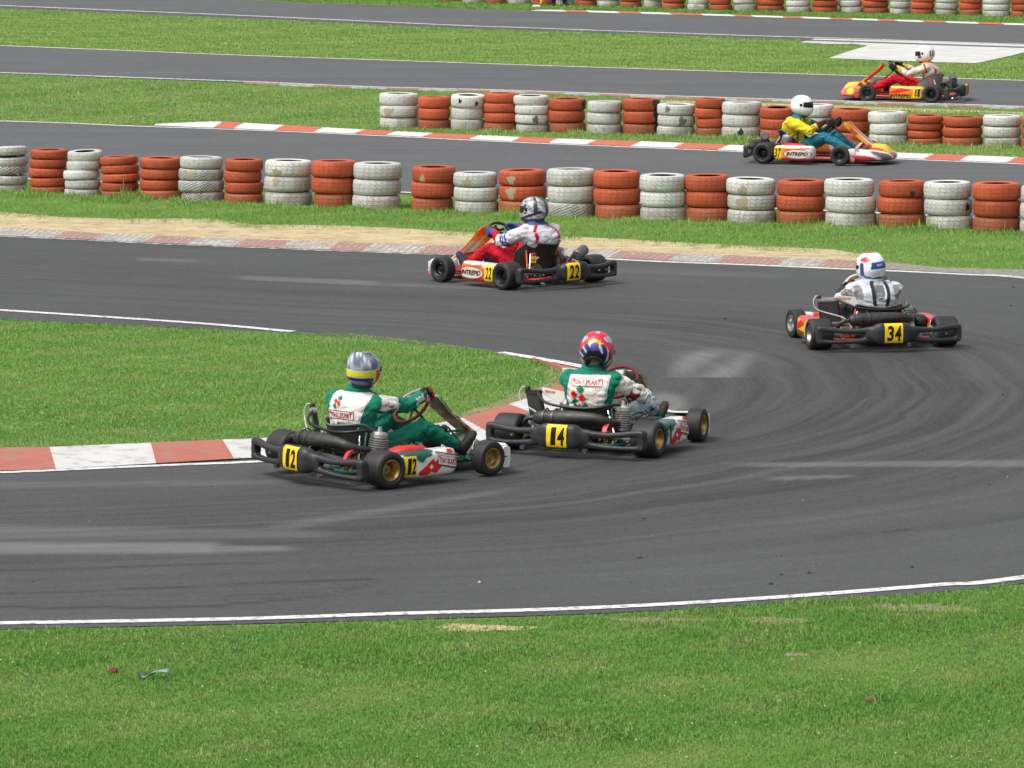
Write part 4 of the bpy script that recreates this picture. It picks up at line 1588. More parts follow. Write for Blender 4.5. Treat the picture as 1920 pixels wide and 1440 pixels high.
def rim_point(a, r=None):
    """a = 0 at the top of the wheel, positive towards the right hand; flattened top"""
    R = 0.158 * (1 - 0.10 * max(0, math.cos(a)) ** 2)
    return SW_X * (R * math.sin(a)) + SW_U * (R * math.cos(a))


def make_wheel_s(parent, steer, rim_col, lower_col=None):
    rot = Matrix.Rotation(steer, 3, SW_N)
    g = empty('steering_wheel', parent)
    ring = [rim_point(2 * math.pi * i / 56) for i in range(56)]
    mb = MB()
    mb.tube([SW_C + rot @ p for p in ring], 0.0135, 10, closed=True)
    if lower_col:
        mb.m = [1 if 0.28 < ((i // 10) / 56) < 0.72 else 0 for i in range(len(mb.f))]
    mb.build('grip_ring', [rim_col, lower_col or rim_col], g)
    sp = MB()
    for a in (-math.pi / 2, math.pi / 2, math.pi):
        p = rim_point(a)
        sp.tube([SW_C + rot @ (p * q) - SW_N * 0.02 * (1 - q) for q in (0.18, 0.5, 0.97)], [0.012, 0.010, 0.008], 8)
    sp.lathe([(0.0005, 0.0), (0.035, 0.0), (0.035, -0.02), (0.0005, -0.02)], 18, Matrix.Translation(SW_C - SW_N * 0.012) @ SW_N.to_track_quat('Z', 'Y').to_matrix().to_4x4())
    sp.build('spokes', [M_BLACKRIM], g)
    d = MB()
    R3 = Matrix((SW_X, SW_U, SW_N)).transposed()
    d.box(SW_C + rot @ (SW_U * 0.068) + SW_N * 0.012, (0.10, 0.075, 0.026), rot=rot @ R3)
    o = d.build('lap_display', [M_BLACK], g, bevel=0.005)
    e = MB()
    e.box(SW_C + rot @ (SW_U * 0.070) + SW_N * 0.0262, (0.066, 0.040, 0.002), rot=rot @ R3)
    e.build('display_glass', [flat('lcd', (0.33, 0.36, 0.28), 0.25)], g)
    c = MB()
    c.tube([SW_C - SW_N * 0.03, (0, 0.93, 0.30), (0, 1.12, 0.11)], 0.010, 8)
    c.build('steering_column', [M_STEEL], parent)


def make_seat(parent, mat, rim_z=0.395):
    na, nt = 33, 12
    vs = []
    for sgn in (0, 1):
        for i in range(na):
            a = -2.05 + 4.10 * i / (na - 1)
            top = rim_z + 0.022 * min(1, abs(a) / 0.9) - 0.15 * max(0, abs(a) - 1.1) ** 1.2
            for j in range(nt):
                q = j / (nt - 1)
                z = 0.055 + (top - 0.055) * q
                k = 0.66 + 0.34 * q ** 0.5
                rx = (0.232 - 0.011 * sgn) * k
                ry = (0.252 - 0.011 * sgn) * (0.80 + 0.20 * q ** 0.5)
                yc = 0.29 - 0.05 * q - 0.03 * q * q
                vs.append((rx * math.sin(a), yc - ry * math.cos(a), z + (0.008 * sgn if j == 0 else 0)))
    N = na * nt
    fs = []
    for i in range(na - 1):
        for j in range(nt - 1):
            p = i * nt + j
            fs += [(p, p + nt, p + nt + 1, p + 1), (N + p, N + p + 1, N + p + nt + 1, N + p + nt)]
        p = i * nt + nt - 1
        fs.append((p, p + nt, N + p + nt, N + p))
    for i in (0, na - 1):
        for j in range(nt - 1):
            p = i * nt + j
            fs.append((p, p + 1, N + p + 1, N + p))
    bottom = [i * nt for i in range(na)]
    fs.append(tuple(bottom))
    mb = MB()
    mb.add(vs, fs)
    o = mb.build('seat', [mat], parent, angle=50)
    lip = MB()
    lip.tube([vs[i * nt + nt - 1] for i in range(na)], 0.0085, 8)
    lip.build('seat_edge', [flat('seat_lip', (0.10, 0.115, 0.105), 0.45)], o)
    return o


def make_chassis(parent, mat):
    mb = MB()
    r = 0.016
    for s in (-1, 1):
        mb.tube(spline([(s * .33, -.20, .09), (s * .335, 0, .075), (s * .33, .3, .06), (s * .26, .62, .06), (s * .20, .95, .06), (s * .21, 1.18, .065), (s * .17, 1.33, .07)], 24), r, 10)
        mb.tube([(s * .33, .10, .06), (s * .60, .14, .085), (s * .615, .17, .09)], 0.011, 8)
        mb.tube([(s * .28, .58, .06), (s * .57, .66, .085)], 0.011, 8)
        mb.tube([(s * .20, 1.02, .065), (s * .42, 1.05, .12)], 0.015, 8)
        mb.tube([(s * .42, 1.05, .06), (s * .42, 1.05, .19)], 0.011, 8)
        mb.tube([(s * .42, 1.05, .13), (s * .53, 1.05, .13)], 0.013, 8)
        mb.tube([(s * .40, 1.0, .10), (s * .05, 1.06, .11)], 0.007, 8)
        mb.tube([(s * .20, -.17, .10), (s * .20, -.33, .12)], 0.013, 8)
        mb.tube([(s * .30, .02, .08), (s * .21, .14, .36)], 0.009, 8)
        mb.tube([(s * .43, 1.02, .185), (s * .56, 1.0, .20), (s * .60, 1.03, .19)], 0.006, 6)
    mb.tube([(-.33, -.16, .09), (.33, -.16, .09)], r, 10)
    mb.tube([(-.31, .42, .06), (.31, .42, .06)], r, 10)
    mb.tube([(-.20, 1.0, .06), (.20, 1.0, .06)], r, 10)
    mb.tube([(-.17, 1.33, .07), (.17, 1.33, .07)], 0.012, 10)
    mb.tube(spline([(-.20, 1.14, .07), (-.19, 1.20, .20), (-.06, 1.22, .245), (.06, 1.22, .245), (.19, 1.20, .20), (.20, 1.14, .07)], 20), 0.010, 8)
    mb.tube([(-.10, 1.20, .12), (-.06, 1.05, .30), (0, .93, .31), (.06, 1.05, .30), (.10, 1.20, .12)], 0.008, 8)
    mb.build('chassis_frame', [mat], parent)
    t = MB()
    t.loft([[Vector((x, y, z)) for x, y in ((-.25, .45), (-.19, 1.0), (-.16, 1.32), (.16, 1.32), (.19, 1.0), (.25, .45))] for z in (.038, .044)])
    t.build('floor_tray', [M_ALU], parent)
    a = MB()
    a.tube([(-.585, 0, .14), (.585, 0, .14)], 0.024, 14)
    a.build('rear_axle', [M_ALU], parent)
    h = MB()
    for x in (-.43, .43):
        h.lathe([(0.026, -.035), (0.040, -.035), (0.040, .02), (0.052, .03), (0.052, .045), (0.026, .045)], 20, Matrix.Translation((x, 0, .14)) @ Matrix.Rotation(math.pi / 2, 4, 'Y'))
    h.build('wheel_hubs', [M_ALU], parent)
    b = MB()
    b.lathe([(0.035, -.005), (0.095, -.005), (0.095, .005), (0.035, .005)], 32, Matrix.Translation((-.20, 0, .14)) @ Matrix.Rotation(math.pi / 2, 4, 'Y'), closed=True)
    b.build('brake_disc', [M_STEEL], parent)
    for s in (-1, 1):
        st_ = MB()
        st_.tube([(s * .305, -.01, .17), (s * .215, .07, .33)], 0.0075, 8)
        st_.build('support_stay', [M_CHROME], parent)
    for s in (-.36, .18):
        hk = MB()
        hk.lathe([(.010, -.022), (.016, -.022), (.016, .022), (.010, .022)], 16, Matrix.Translation((s, -.27, .055)) @ Matrix.Rotation(math.pi / 2, 4, 'X'), closed=True)
        hk.build('bumper_hook', [M_CHROME], parent)
    for xx in (-.46, -.34, .30, .44, .54):
        bt = MB()
        bt.lathe([(.0005, .008), (.009, .008), (.009, -.006)], 10, Matrix.Translation((xx, -.262, .145)) @ Matrix.Rotation(math.pi / 2, 4, 'X'))
        bt.build('bumper_bolt', [M_ALU], parent)
    cb = MB()
    cb.tube(spline([(-.16, 1.17, .10), (-.29, .9, .085), (-.33, .5, .10), (-.26, .12, .13), (-.20, .09, .17)], 30), .0045, 6)
    cb.build('brake_line', [M_BLACK], parent)
    ct = MB()
    ct.tube(spline([(.16, 1.17, .10), (.26, .95, .10), (.33, .62, .20), (.36, .40, .29), (.31, .27, .27)], 30), .0045, 6)
    ct.build('throttle_cable', [M_BLACK], parent)
    c = MB()
    c.box((-.20, .07, .16), (.055, .10, .075))
    c.build('brake_caliper', [flat('caliper_gold', (.40, .26, .10), .4, metal=.7)], parent, bevel=.008)
    p = MB()
    for s in (-1, 1):
        p.tube([(s * .12, 1.17, .06), (s * .12, 1.21, .24), (s * .20, 1.21, .25), (s * .205, 1.17, .14)], 0.008, 8)
    p.build('pedals', [M_CHROME], parent)
    st = MB()
    st.tube(spline([(.26, 1.33, .09), (.42, 1.31, .15), (.50, 1.27, .20), (.44, 1.20, .22)], 14), 0.009, 8)
    st.tube(spline([(-.26, 1.33, .09), (-.42, 1.31, .15), (-.50, 1.27, .20), (-.44, 1.20, .22)], 14), 0.009, 8)
    st.build('bumper_bar', [M_CHROME], parent)


def make_engine(parent, guard=M_PINK, box=M_BLACK, cover=True, silver_box=False, side_pipe=False, water=True, rad_side=-1, rad_white=False, tank=M_ALU):
    e = MB()
    cx, cy = 0.285, 0.165
    M = Matrix.Translation((cx, cy, 0)) @ Matrix.Rotation(rad(-6), 4, 'X')
    prof = [(0.0005, .15), (0.062, .15), (0.062, .19)]
    z = .195
    for k in range(7):
        prof += [(0.050, z), (0.075, z + .003), (0.075, z + .009), (0.050, z + .012)]
        z += .0175
    prof += [(0.066, z + .004), (0.066, z + .03), (0.050, z + .045), (0.018, z + .05), (0.016, z + .085), (0.0005, z + .085)]
    e.lathe(prof, 26, M)
    e.build('engine_cylinder', [M_ALU], parent, angle=30)
    k = MB()
    k.box((cx + .005, cy - .005, .115), (.15, .15, .12))
    k.lathe([(0.0005, 0), (.055, 0), (.055, .05), (.02, .06), (.0005, .06)], 22, Matrix.Translation((cx - .135, cy, .12)) @ Matrix.Rotation(math.pi / 2, 4, 'Y'))
    k.box((cx - .01, cy + .11, .20), (.075, .10, .075))
    k.build('crankcase', [M_STEEL], parent, bevel=.012)
    # exhaust: header and expansion chamber across the back of the seat
    x = MB()
    path = spline([(.285, .10, .235), (.285, .02, .25), (.245, -.055, .272), (.17, -.085, .285), (.02, -.10, .285), (-.12, -.105, .28), (-.26, -.105, .272), (-.335, -.105, .268)], 36)
    rr = np.interp(np.linspace(0, 1, 36), [0, .16, .30, .55, .66, .86, .95, 1], [.022, .024, .032, .052, .058, .058, .050, .036])
    x.tube(path, list(rr), 20)
    x.tube(spline([(-.335, -.105, .268), (-.385, -.11, .262), (-.42, -.10, .24), (-.435, -.06, .205), (-.42, -.02, .18)], 16), [.020] * 16, 12)
    if side_pipe:
        x = MB()
        path = spline([(.285, .10, .235), (.275, .0, .225), (.215, -.075, .205), (.13, -.115, .19), (.07, -.125, .185)], 24)
        x.tube(path, list(np.interp(np.linspace(0, 1, 24), [0, .3, .7, .9, 1], [.021, .024, .038, .040, .030])), 18)
        x.tube(spline([(.10, -.12, .20), (.14, -.13, .27), (.20, -.125, .30)], 12), .020, 12)
    ex = x.build('exhaust', [M_STEEL], parent, angle=40)
    cl = MB()
    for xx in ((-.245, -.165) if not side_pipe else ()):
        cl.lathe([(.0605, -.008), (.064, -.008), (.064, .008), (.0605, .008)], 28, Matrix.Translation((xx, -.105, .273)) @ Matrix.Rotation(math.pi / 2, 4, 'Y'), closed=True)
        cl.tube([(xx, -.105, .33), (xx, -.07, .345), (xx + .01, -.01, .30)], .006, 6)
    if cl.v:
      cl.build('exhaust_clamps', [flat('clamp', (.09, .085, .08), .4, metal=.6)], ex)
    # chain guard and sprocket on the axle
    g = MB()
    arc = []
    for q in range(20):
        a = rad(-35 + 205 * q / 19)
        arc.append(((0, .118 * math.cos(a), .14 + .118 * math.sin(a))))
    gx0, gx1 = .245, .285
    vs = [(gx0, a[1], a[2]) for a in arc] + [(gx1, a[1], a[2]) for a in arc]
    vs += [(gx0, .14 * 0 + a[1] * .955, .14 + (a[2] - .14) * .955) for a in arc] + [(gx1, a[1] * .955, .14 + (a[2] - .14) * .955) for a in arc]
    fs = []
    n = 20
    for q in range(n - 1):
        fs += [(q, q + 1, n + q + 1, n + q), (2 * n + q, 3 * n + q, 3 * n + q + 1, 2 * n + q + 1), (q, 2 * n + q, 2 * n + q + 1, q + 1), (n + q, n + q + 1, 3 * n + q + 1, 3 * n + q)]
    fs += [(0, n, 3 * n, 2 * n), (n - 1, 3 * n - 1, 4 * n - 1, 2 * n - 1)]
    g.add(vs, fs)
    g.build('chain_guard', [guard], parent)
    s = MB()
    s.lathe([(.03, -.003), (.05, -.003), (.05, .003), (.03, .003)], 30, Matrix.Translation((.262, 0, .14)) @ Matrix.Rotation(math.pi / 2, 4, 'Y'), closed=True)
    s.lathe([(.082, -.005), (.105, -.005), (.105, .005), (.082, .005)], 44, Matrix.Translation((.262, 0, .14)) @ Matrix.Rotation(math.pi / 2, 4, 'Y'), closed=True)
    for q in range(5):
        a = 2 * math.pi * q / 5
        s.tube([(.262, .045 * math.cos(a), .14 + .045 * math.sin(a)), (.262, .086 * math.cos(a), .14 + .086 * math.sin(a))], .006, 6)
    s.build('sprocket', [M_BRASS], parent)
    # intake: carburettor and air box
    c = MB()
    c.lathe([(.0005, 0), (.026, 0), (.030, .03), (.030, .07), (.024, .10), (.0005, .10)], 18, Matrix.Translation((.30, .25, .205)) @ Matrix.Rotation(math.pi / 2, 4, 'X').inverted())
    c.build('carburettor', [M_ALU], parent)
    if silver_box:
        bx = MB()
        bx.lathe([(.0005, -.10), (.045, -.10), (.056, -.09), (.056, .09), (.045, .10), (.0005, .10)], 24, Matrix.Translation((.315, -.11, .325)) @ Matrix.Rotation(rad(22), 4, 'Z') @ Matrix.Rotation(rad(76), 4, 'Y'))
        bx.build('intake_silencer', [flat('grey_silencer', (.12, .125, .13), .4, metal=.3)], parent)
    bx = MB()
    bx.loft([[Vector((.435 + a, y, .205 + b)) for a, b in rrect(w, hgt, 18, 4)] for y, w, hgt in ((.20, .03, .025), (.225, .062, .05), (.30, .072, .062), (.42, .070, .058), (.50, .058, .046), (.53, .03, .02))])
    bx.build('intake_cover', [M_RED if cover else box], parent, angle=50)
    if not water:
        return
    # radiator at the left of the seat
    rs = rad_side
    ra = MB()
    R = Matrix.Rotation(rad(58) * -rs, 3, 'Z') @ Matrix.Rotation(rad(10) * rs, 3, 'Y') @ Matrix.Rotation(rad(-4), 3, 'X')
    pc = Vector((rs * .455, .17, .325))
    ra.box(pc, (.036, .20, .20), rot=R)
    rao = ra.build('radiator', [flat('radiator_core', (.03, .03, .032), .6, bump=.8, bscale=160)], parent, bevel=.006)
    for dz in (-.108, .112):
        rt = MB()
        rt.box(pc + R @ Vector((0, 0, dz)), (.050, .215, .034), rot=R)
        rt.build('radiator_tank', [tank], rao, bevel=.010)
    rk = MB()
    cp = pc + R @ Vector((0, .085, .126))
    rk.lathe([(.0005, 0), (.021, 0), (.021, .025), (.016, .032), (.0005, .032)], 14, Matrix.Translation(cp))
    rk.build('radiator_cap', [M_BLACK], rao)
    if rad_white:
        w = MB()
        sh = [(-.155, .455, .0), (-.40, .475, .0), (-.40, .425, .0), (-.20, .355, .0)]
        w.loft([[Vector((x_, .10 + d_ + (x_ + .155) * -.25, z_)) for x_, z_, _ in sh] for d_ in (0, .008)])
        wo = w.build('radiator_shield', [M_WHITEPL], rao, bevel=.003)
        decal('shield_marks', wo, wo, (-.385, .10, .43), (1, -.25, 0), (0, 0, 1), [txt('NewLine', 0.0, 0.004, .105, .034, (196, 50, 84), .01, .006)], .02, reach=.4)
    hz = MB()
    hz.tube(spline([pc + R @ Vector((0, -.06, .12)), (rs * .33, .00, .41), (rs * .24, -.045, .375), (0, -.06, .355), (-rs * .18, -.045, .365), (.27, .06, .38), (.29, .13, .37)], 34), .0115, 10)
    hz.tube(spline([pc + R @ Vector((0, -.06, -.11)), (rs * .34, .04, .21), (rs * .20, -.03, .22), (.10, -.02, .20), (.24, .08, .20)], 24), .0105, 8)
    hz.build('coolant_hose', [M_HOSE], parent)
    th = MB()
    th.tube(spline([cp + Vector((0, 0, .02)), cp + Vector((rs * .035, -.02, .025)), cp + Vector((rs * .06, -.03, -.03)), cp + Vector((rs * .02, -.05, -.10)), (rs * .36, .02, .28), (rs * .30, -.02, .20)], 24), .0052, 6)
    th.build('breather_pipe', [flat('clear_pipe', (.55, .54, .50), .3)], parent)


def logo_box(x0, y0, w, h, words, red=(176, 30, 40), paper=(232, 228, 222), dark=(30, 60, 50)):
    """outlined word mark: first word // second word"""
    a, b = words
    g = w * 0.03
    x1, y1 = x0 + w, y0 + h
    t = h * 0.06
    return [rect(x0, y0, x1, y1, paper), ring_rect(x0, y0, x1, y1, t, red),
            txt(a, x0 + w * .06, y0 + h * .20, x0 + w * .45, y0 + h * .80, red, .03),
            txt(b, x0 + w * .55, y0 + h * .20, x0 + w * .94, y0 + h * .80, red, .03),
            rect(x0 + w * .04, y0 + h * .80, x0 + w * .13, y0 + h * .88, red), rect(x0 + w * .86, y0 + h * .80, x0 + w * .97, y0 + h * .88, red),
            poly([(x0 + w * .465, y0 + h * .12), (x0 + w * .480, y0 + h * .12), (x0 + w * .510, y0 + h * .88), (x0 + w * .495, y0 + h * .88)], dark),
            poly([(x0 + w * .50, y0 + h * .12), (x0 + w * .515, y0 + h * .12), (x0 + w * .545, y0 + h * .88), (x0 + w * .53, y0 + h * .88)], dark)]


def check_mark(cx, cy, s, green=(20, 105, 82), red=(214, 32, 34), pale=(232, 228, 222)):
    """cluster of tilted green and red lozenges"""
    def dia(x, y, k, col):
        return poly([(cx + s * (x + a * k), cy + s * (y + b * k)) for a, b in ((0, .62), (.55, -.05), (.0, -.55), (-.55, .1))], col)
    return [dia(.15, 1.25, 1.0, green), dia(-.65, .62, .9, red), dia(.42, .18, .95, red), dia(-.48, -.35, .95, green), dia(.85, -.85, .85, green), dia(-.15, -1.0, .75, (170, 28, 34)),
            dia(.0, .55, .25, pale), dia(-.12, -.55, .25, pale), dia(.40, -.55, .22, pale)]


def plate_marks(num, w, h, slant=0.0):
    a, b = num[0], num[1]
    Yl = (238, 200, 26)
    K = (22, 18, 14)
    gap = w * .03

    def glyph(c, x0, x1):
        if c == '1':
            x0 = x0 + (x1 - x0) * .22
            x1 = x1 - (x1 - x0) * .08
        return txt(c, x0, -h * .40, x1, h * .40, K, .035, slant)
    return [rect(-w / 2, -h / 2, w / 2, h / 2, Yl), glyph(a, -w * .38, -gap), glyph(b, gap, w * .38)]


def kart(name_label, x, y, th, cfg):
    root = empty('go_kart')
    root.location = (x, y, 0.011)
    root.rotation_euler = (0, cfg.get('roll', 0), rad(th))
    root.rotation_mode = 'XYZ'
    if cfg.get('roll'):
        # lifted inside wheels: lean about the outer rear contact line
        px = 0.66 * (1 if cfg['roll'] > 0 else -1)
        Rm = Matrix.Translation((x, y, 0.011)) @ Matrix.Rotation(rad(th), 4, 'Z') @ Matrix.Translation((px, 0, 0)) @ Matrix.Rotation(cfg['roll'], 4, 'Y') @ Matrix.Translation((-px, 0, 0))
        root.matrix_world = Rm
    tag(root, name_label, 'go-kart', 'racing go-karts on the track')
    rim = cfg['rim']
    for sx in (-1, 1):
        wheel(root, sx * .595, 0, .14, .105, rim)
        wheel(root, sx * .540, 1.05, .131, .064, rim, cfg.get('steer', 0))
    make_chassis(root, cfg['frame'])
    bp = make_bumper(root)
    decal('number_plate', bp, root, (cfg.get('plate_x', 0.0), -.42, .172), (1, 0, 0), (0, -.06, 1), plate_marks(cfg['num'], .172, .172, .01), .012, lift=.003, reach=.3)
    make_seat(root, cfg['seat'], cfg.get('rim_z', .395))
    if cfg.get('seat_sticker'):
        st_ob = [c for c in root.children if c.name.startswith('seat') and 'stays' not in c.name][0]
        decal('seat_sticker', st_ob, st_ob, (-.17, .07, .27), (.8, -.6, 0), (0, 0, 1), [rect(-.028, -.036, .028, .036, (226, 190, 50)), rect(-.014, -.012, .014, .002, (90, 70, 30)), rect(-.03, .04, .026, .056, (196, 50, 40))], .02, lift=.003, reach=.5)
    make_wheel_s(root, cfg.get('sw', 0), cfg['sw_col'], cfg.get('sw_low'))
    make_engine(root, **cfg.get('engine', {}))
    y0, y1 = .135, .685
    for s in (-1, 1):
        pod = make_pod(root, s, y0, y1, cfg['pod'])
        parts = cfg['pod_marks'](s)
        if s == cfg['near']:
            decal('pod_sticker', pod, pod, (s * .80, y0 if s > 0 else y1, .05), (0, s, 0), (0, 0, 1), parts, .02, lift=.0018, reach=.5)
    make_nose(root, cfg['nose'], cfg.get('tip', 1.60))
    make_panel(root, cfg['panel'], cfg.get('panel_w', 1.0))
    return root


# ---- paint schemes
GRN, REDC, WHT = (24, 92, 72), (206, 34, 36), (226, 224, 216)
OLIVE = (118, 112, 88)


def pod_green(q, z, nx, nz):
    c = cmix(len(q), WHT)
    put(c, (z > .98 - .42 * (1 - q)) & (q < .55) & (nx > .2), (40, 84, 76))
    put(c, (nz > .75) & (q < .6), (38, 80, 72))
    return c


def pod_marks_green(num):
    def f(s):
        L = .55
        m = [rect(.025, .022, .135, .172, (238, 200, 26)), txt(num[0], .040, .036, .075, .158, (22, 18, 14), .03, .012), txt(num[1], .082, .036, .122, .158, (22, 18, 14), .03, .012)]
        if num == '14':
            m = [poly([(.03, .05), (.07, .04), (.12, .10), (.09, .16), (.05, .12)], (30, 100, 60)), poly([(.13, .03), (.16, .03), (.18, .15), (.14, .16)], (60, 52, 30)), poly([(.07, .13), (.13, .14), (.12, .18), (.06, .18)], (30, 100, 60))]
        m += [poly([(.150, .045), (.165, .020), (.245, .022), (.330, .085), (.300, .140), (.262, .118), (.235, .095)], REDC), poly([(.285, .040), (.325, .030), (.395, .090), (.375, .130), (.352, .112), (.335, .128), (.290, .085)], REDC),
              poly([(.258, .078), (.276, .060), (.296, .078), (.278, .098)], WHT), poly([(.15, .13), (.20, .12), (.23, .16), (.17, .175)], (34, 100, 78)),
              poly([(.33, .09), (.52, .045), (.525, .055), (.335, .10)], (24, 92, 72)), poly([(.325, .178), (.52, .145), (.522, .152), (.325, .186)], (24, 92, 72)),
              poly([(.43, .175), (.50, .168), (.485, .190), (.445, .192)], REDC)]
        bx = logo_box(0, 0, .185, .072, ('TONY', 'KART'))
        m += [([(.34 + X, .092 + Y - X * .20) for X, Y in pv], pf, cc) for pv, pf, cc in bx]
        return m
    return f


def nose_green(co, nr):
    c = cmix(len(co), WHT)
    put(c, (np.abs(co[:, 0]) < .05) & (co[:, 2] > .19), REDC)
    put(c, (np.abs(np.abs(co[:, 0]) - .30) < .06) & (nr[:, 2] > .3), (24, 92, 72))
    return c


def panel_green(t, w, back):
    c = cmix(len(t), WHT)
    put(c, (np.abs(w) > .45) & (t < .72) & (np.sin(t * 30) > -.1), REDC)
    put(c, (np.abs(w) < .4) & (t > .15) & (t < .9), (24, 100, 74))
    put(c, (t > .74) & (np.abs(w) > .3), (34, 96, 76))
    put(c, back, (150, 150, 126))
    put(c, back & (np.abs(w) > .86), WHT)
    return c


def pod_flame(base, top, low, grad=True):
    def f(q, z, nx, nz):
        c = cmix(len(q), base)
        put(c, z < .30 - .16 * q, low)
        put(c, z > .70 + .22 * q, top)
        put(c, nz > .6, top)
        put(c, q < .035, WHT)
        return c
    return f


def pod_flame37(q, z, nx, nz):
    c = cmix(len(q), (230, 122, 52))
    put(c, q > .72 - .1 * z, (226, 222, 214))
    put(c, z < .16, (198, 56, 54))
    put(c, (z > .84) | (nz > .6), (226, 220, 212))
    return c


def pod_marks_orange(num, ground, oval=True):
    def f(s):
        # artwork runs left to right as seen from outside
        plate = [0.015, .115] if s > 0 else [.405, .505]
        m = [rect(plate[0] - .01, .012, plate[1] + .01, .185, (236, 196, 26)), txt(num[0], plate[0] + .008, .040, plate[0] + .046, .160, (22, 18, 14), .03, .01), txt(num[1], plate[0] + .054, .040, plate[0] + .094, .160, (22, 18, 14), .03, .01)]
        x0 = .16 if s > 0 else .0
        if oval:
            m += [ell(x0 + .185, .088, .195, .064, (110, 70, 30)), ell(x0 + .185, .088, .185, .057, (202, 198, 188))]
            m += [txt('INTREPID', x0 + .035, .062, x0 + .335, .112, (120, 84, 20), .05, .012), txt('INTREPID', x0 + .032, .065, x0 + .332, .115, (40, 34, 24), .015, .012)]
            m += [poly([(x0 + .0, .15), (x0 + .34, .175), (x0 + .36, .165), (x0 + .04, .135)], (232, 96, 40)), poly([(x0 + .0, .020), (x0 + .38, .005), (x0 + .38, .02), (x0 + .02, .035)], (206, 44, 44))]
        else:
            m += [poly([(x0, .10), (x0 + .20, .17), (x0 + .36, .15), (x0 + .10, .08)], (206, 40, 36)), txt('INTREPID', x0 + .02, .02, x0 + .36, .075, (60, 40, 14), .04, .01)]
        return m
    return f


def nose_flame(a, b, c_):
    def f(co, nr):
        k = np.sin(co[:, 0] * 16 + co[:, 1] * 9) + np.sin(co[:, 0] * 7 - co[:, 2] * 30)
        c = cmix(len(co), a)
        put(c, k > .35, b)
        put(c, k < -.75, c_)
        put(c, (np.abs(co[:, 0]) < .13) & (co[:, 2] > .15), (232, 190, 40))
        put(c, co[:, 2] < .075, (150, 30, 46))
        return c
    return f


def panel_flame(a, b, c_):
    def f(t, w, back):
        k = np.sin(t * 11 + w * 1.8)
        c = cmix(len(t), a)
        put(c, np.abs(w) < .42 + .2 * np.sin(t * 6), b)
        put(c, (np.abs(w) < .16), c_)
        put(c, (np.abs(w) > .55) & (k > .2), c_)
        put(c, back, (232, 168, 122))
        put(c, back & (t < .5), (214, 206, 202))
        put(c, back & (t > .66), (232, 116, 62))
        put(c, back & (np.abs(w) > .66), a)
        return c
    return f


SEAT_GREEN = flat('seat_fibre_green', (.045, .055, .050), .4, var=.3)
SEAT_BLACK = flat('seat_fibre_black', (.022, .021, .020), .35, var=.3)
SEAT_SILVER = flat('seat_fibre_silver', (.34, .33, .30), .35, metal=.3)
FR_GREEN = flat('frame_green', lin((24, 84, 66)), .4)
FR_RED = flat('frame_red', lin((206, 62, 44)), .4)
GREYGRIP = flat('grey_grip', (.30, .30, .31), .5)
REDGRIP = flat('dark_red_grip', lin((106, 26, 30)), .8, bump=.4, bscale=80)
WHITEGRIP = flat('white_grip', lin((206, 200, 188)), .6)
BLACKGRIP = flat('black_grip', (.02, .02, .02), .7)

CFG = {
    '12': dict(tip=1.42, num='12', rim=M_GOLD, frame=FR_GREEN, seat=SEAT_GREEN, near=1, roll=0.034, steer=0.10, sw=rad(34), sw_col=GREYGRIP, sw_low=REDGRIP, plate_x=-.01, pod=pod_green, pod_marks=pod_marks_green('12'), nose=nose_green, panel=panel_green, engine=dict(cover=True)),
    '14': dict(tip=1.42, rim_z=.350, num='14', rim=M_GOLD, frame=FR_GREEN, seat=SEAT_GREEN, near=1, steer=0.12, sw=rad(6), sw_col=REDGRIP, plate_x=.0, pod=pod_green, pod_marks=pod_marks_green('14'), nose=nose_green, panel=panel_green, engine=dict(cover=False, rad_white=True, tank=M_BLACK)),
    '34': dict(rim_z=.370, num='34', rim=M_SILVERRIM, frame=FR_RED, seat=SEAT_BLACK, near=-1, steer=0.15, sw=rad(20), sw_col=WHITEGRIP, plate_x=.0, pod=pod_flame((236, 186, 34), (206, 44, 40), (228, 120, 34)), pod_marks=pod_marks_orange('34', 0, False),
               nose=nose_flame((214, 60, 40), (236, 190, 40), (226, 220, 208)), panel=panel_flame((226, 220, 208), (214, 60, 40), (236, 190, 40)), engine=dict(guard=flat('grey_guard', (.16, .16, .16), .5), cover=False, rad_white=True)),
    '22': dict(tip=1.48, seat_sticker=True, panel_w=1.25, rim_z=.425, num='22', rim=M_BLACKRIM, frame=FR_RED, seat=SEAT_BLACK, near=-1, steer=0.05, sw=rad(6), sw_col=BLACKGRIP, plate_x=-.06, pod=pod_flame((232, 112, 36), (228, 214, 206), (214, 56, 44)), pod_marks=pod_marks_orange('22', 0),
               nose=nose_flame((226, 224, 218), (226, 224, 218), (232, 112, 36)), panel=panel_flame((236, 190, 40), (226, 222, 214), (228, 96, 40)), engine=dict(cover=False, silver_box=True, side_pipe=True, water=False)),
    '37': dict(panel_w=1.3, num='37', rim=M_BLACKRIM, frame=FR_RED, seat=SEAT_BLACK, near=1, steer=0.05, sw=rad(4), sw_col=BLACKGRIP, pod=pod_flame37, pod_marks=pod_marks_orange('37', 0),
               nose=nose_flame((228, 224, 216), (196, 52, 46), (96, 92, 82)), panel=panel_flame((238, 186, 50), (230, 224, 214), (216, 84, 44)), engine=dict(cover=True, silver_box=True, side_pipe=True, water=False)),
    '81': dict(panel_w=1.2, num='81', rim=M_BLACKRIM, frame=FR_RED, seat=SEAT_SILVER, near=-1, steer=0.05, sw=rad(4), sw_col=BLACKGRIP, pod=pod_flame((232, 120, 30), (236, 190, 34), (236, 196, 40)), pod_marks=pod_marks_orange('81', 0, False),
               nose=nose_flame((216, 62, 44), (230, 120, 90), (236, 190, 50)), panel=panel_flame((226, 88, 44), (216, 62, 44), (238, 186, 40)), engine=dict(cover=False, silver_box=True, side_pipe=True, water=False)),
}
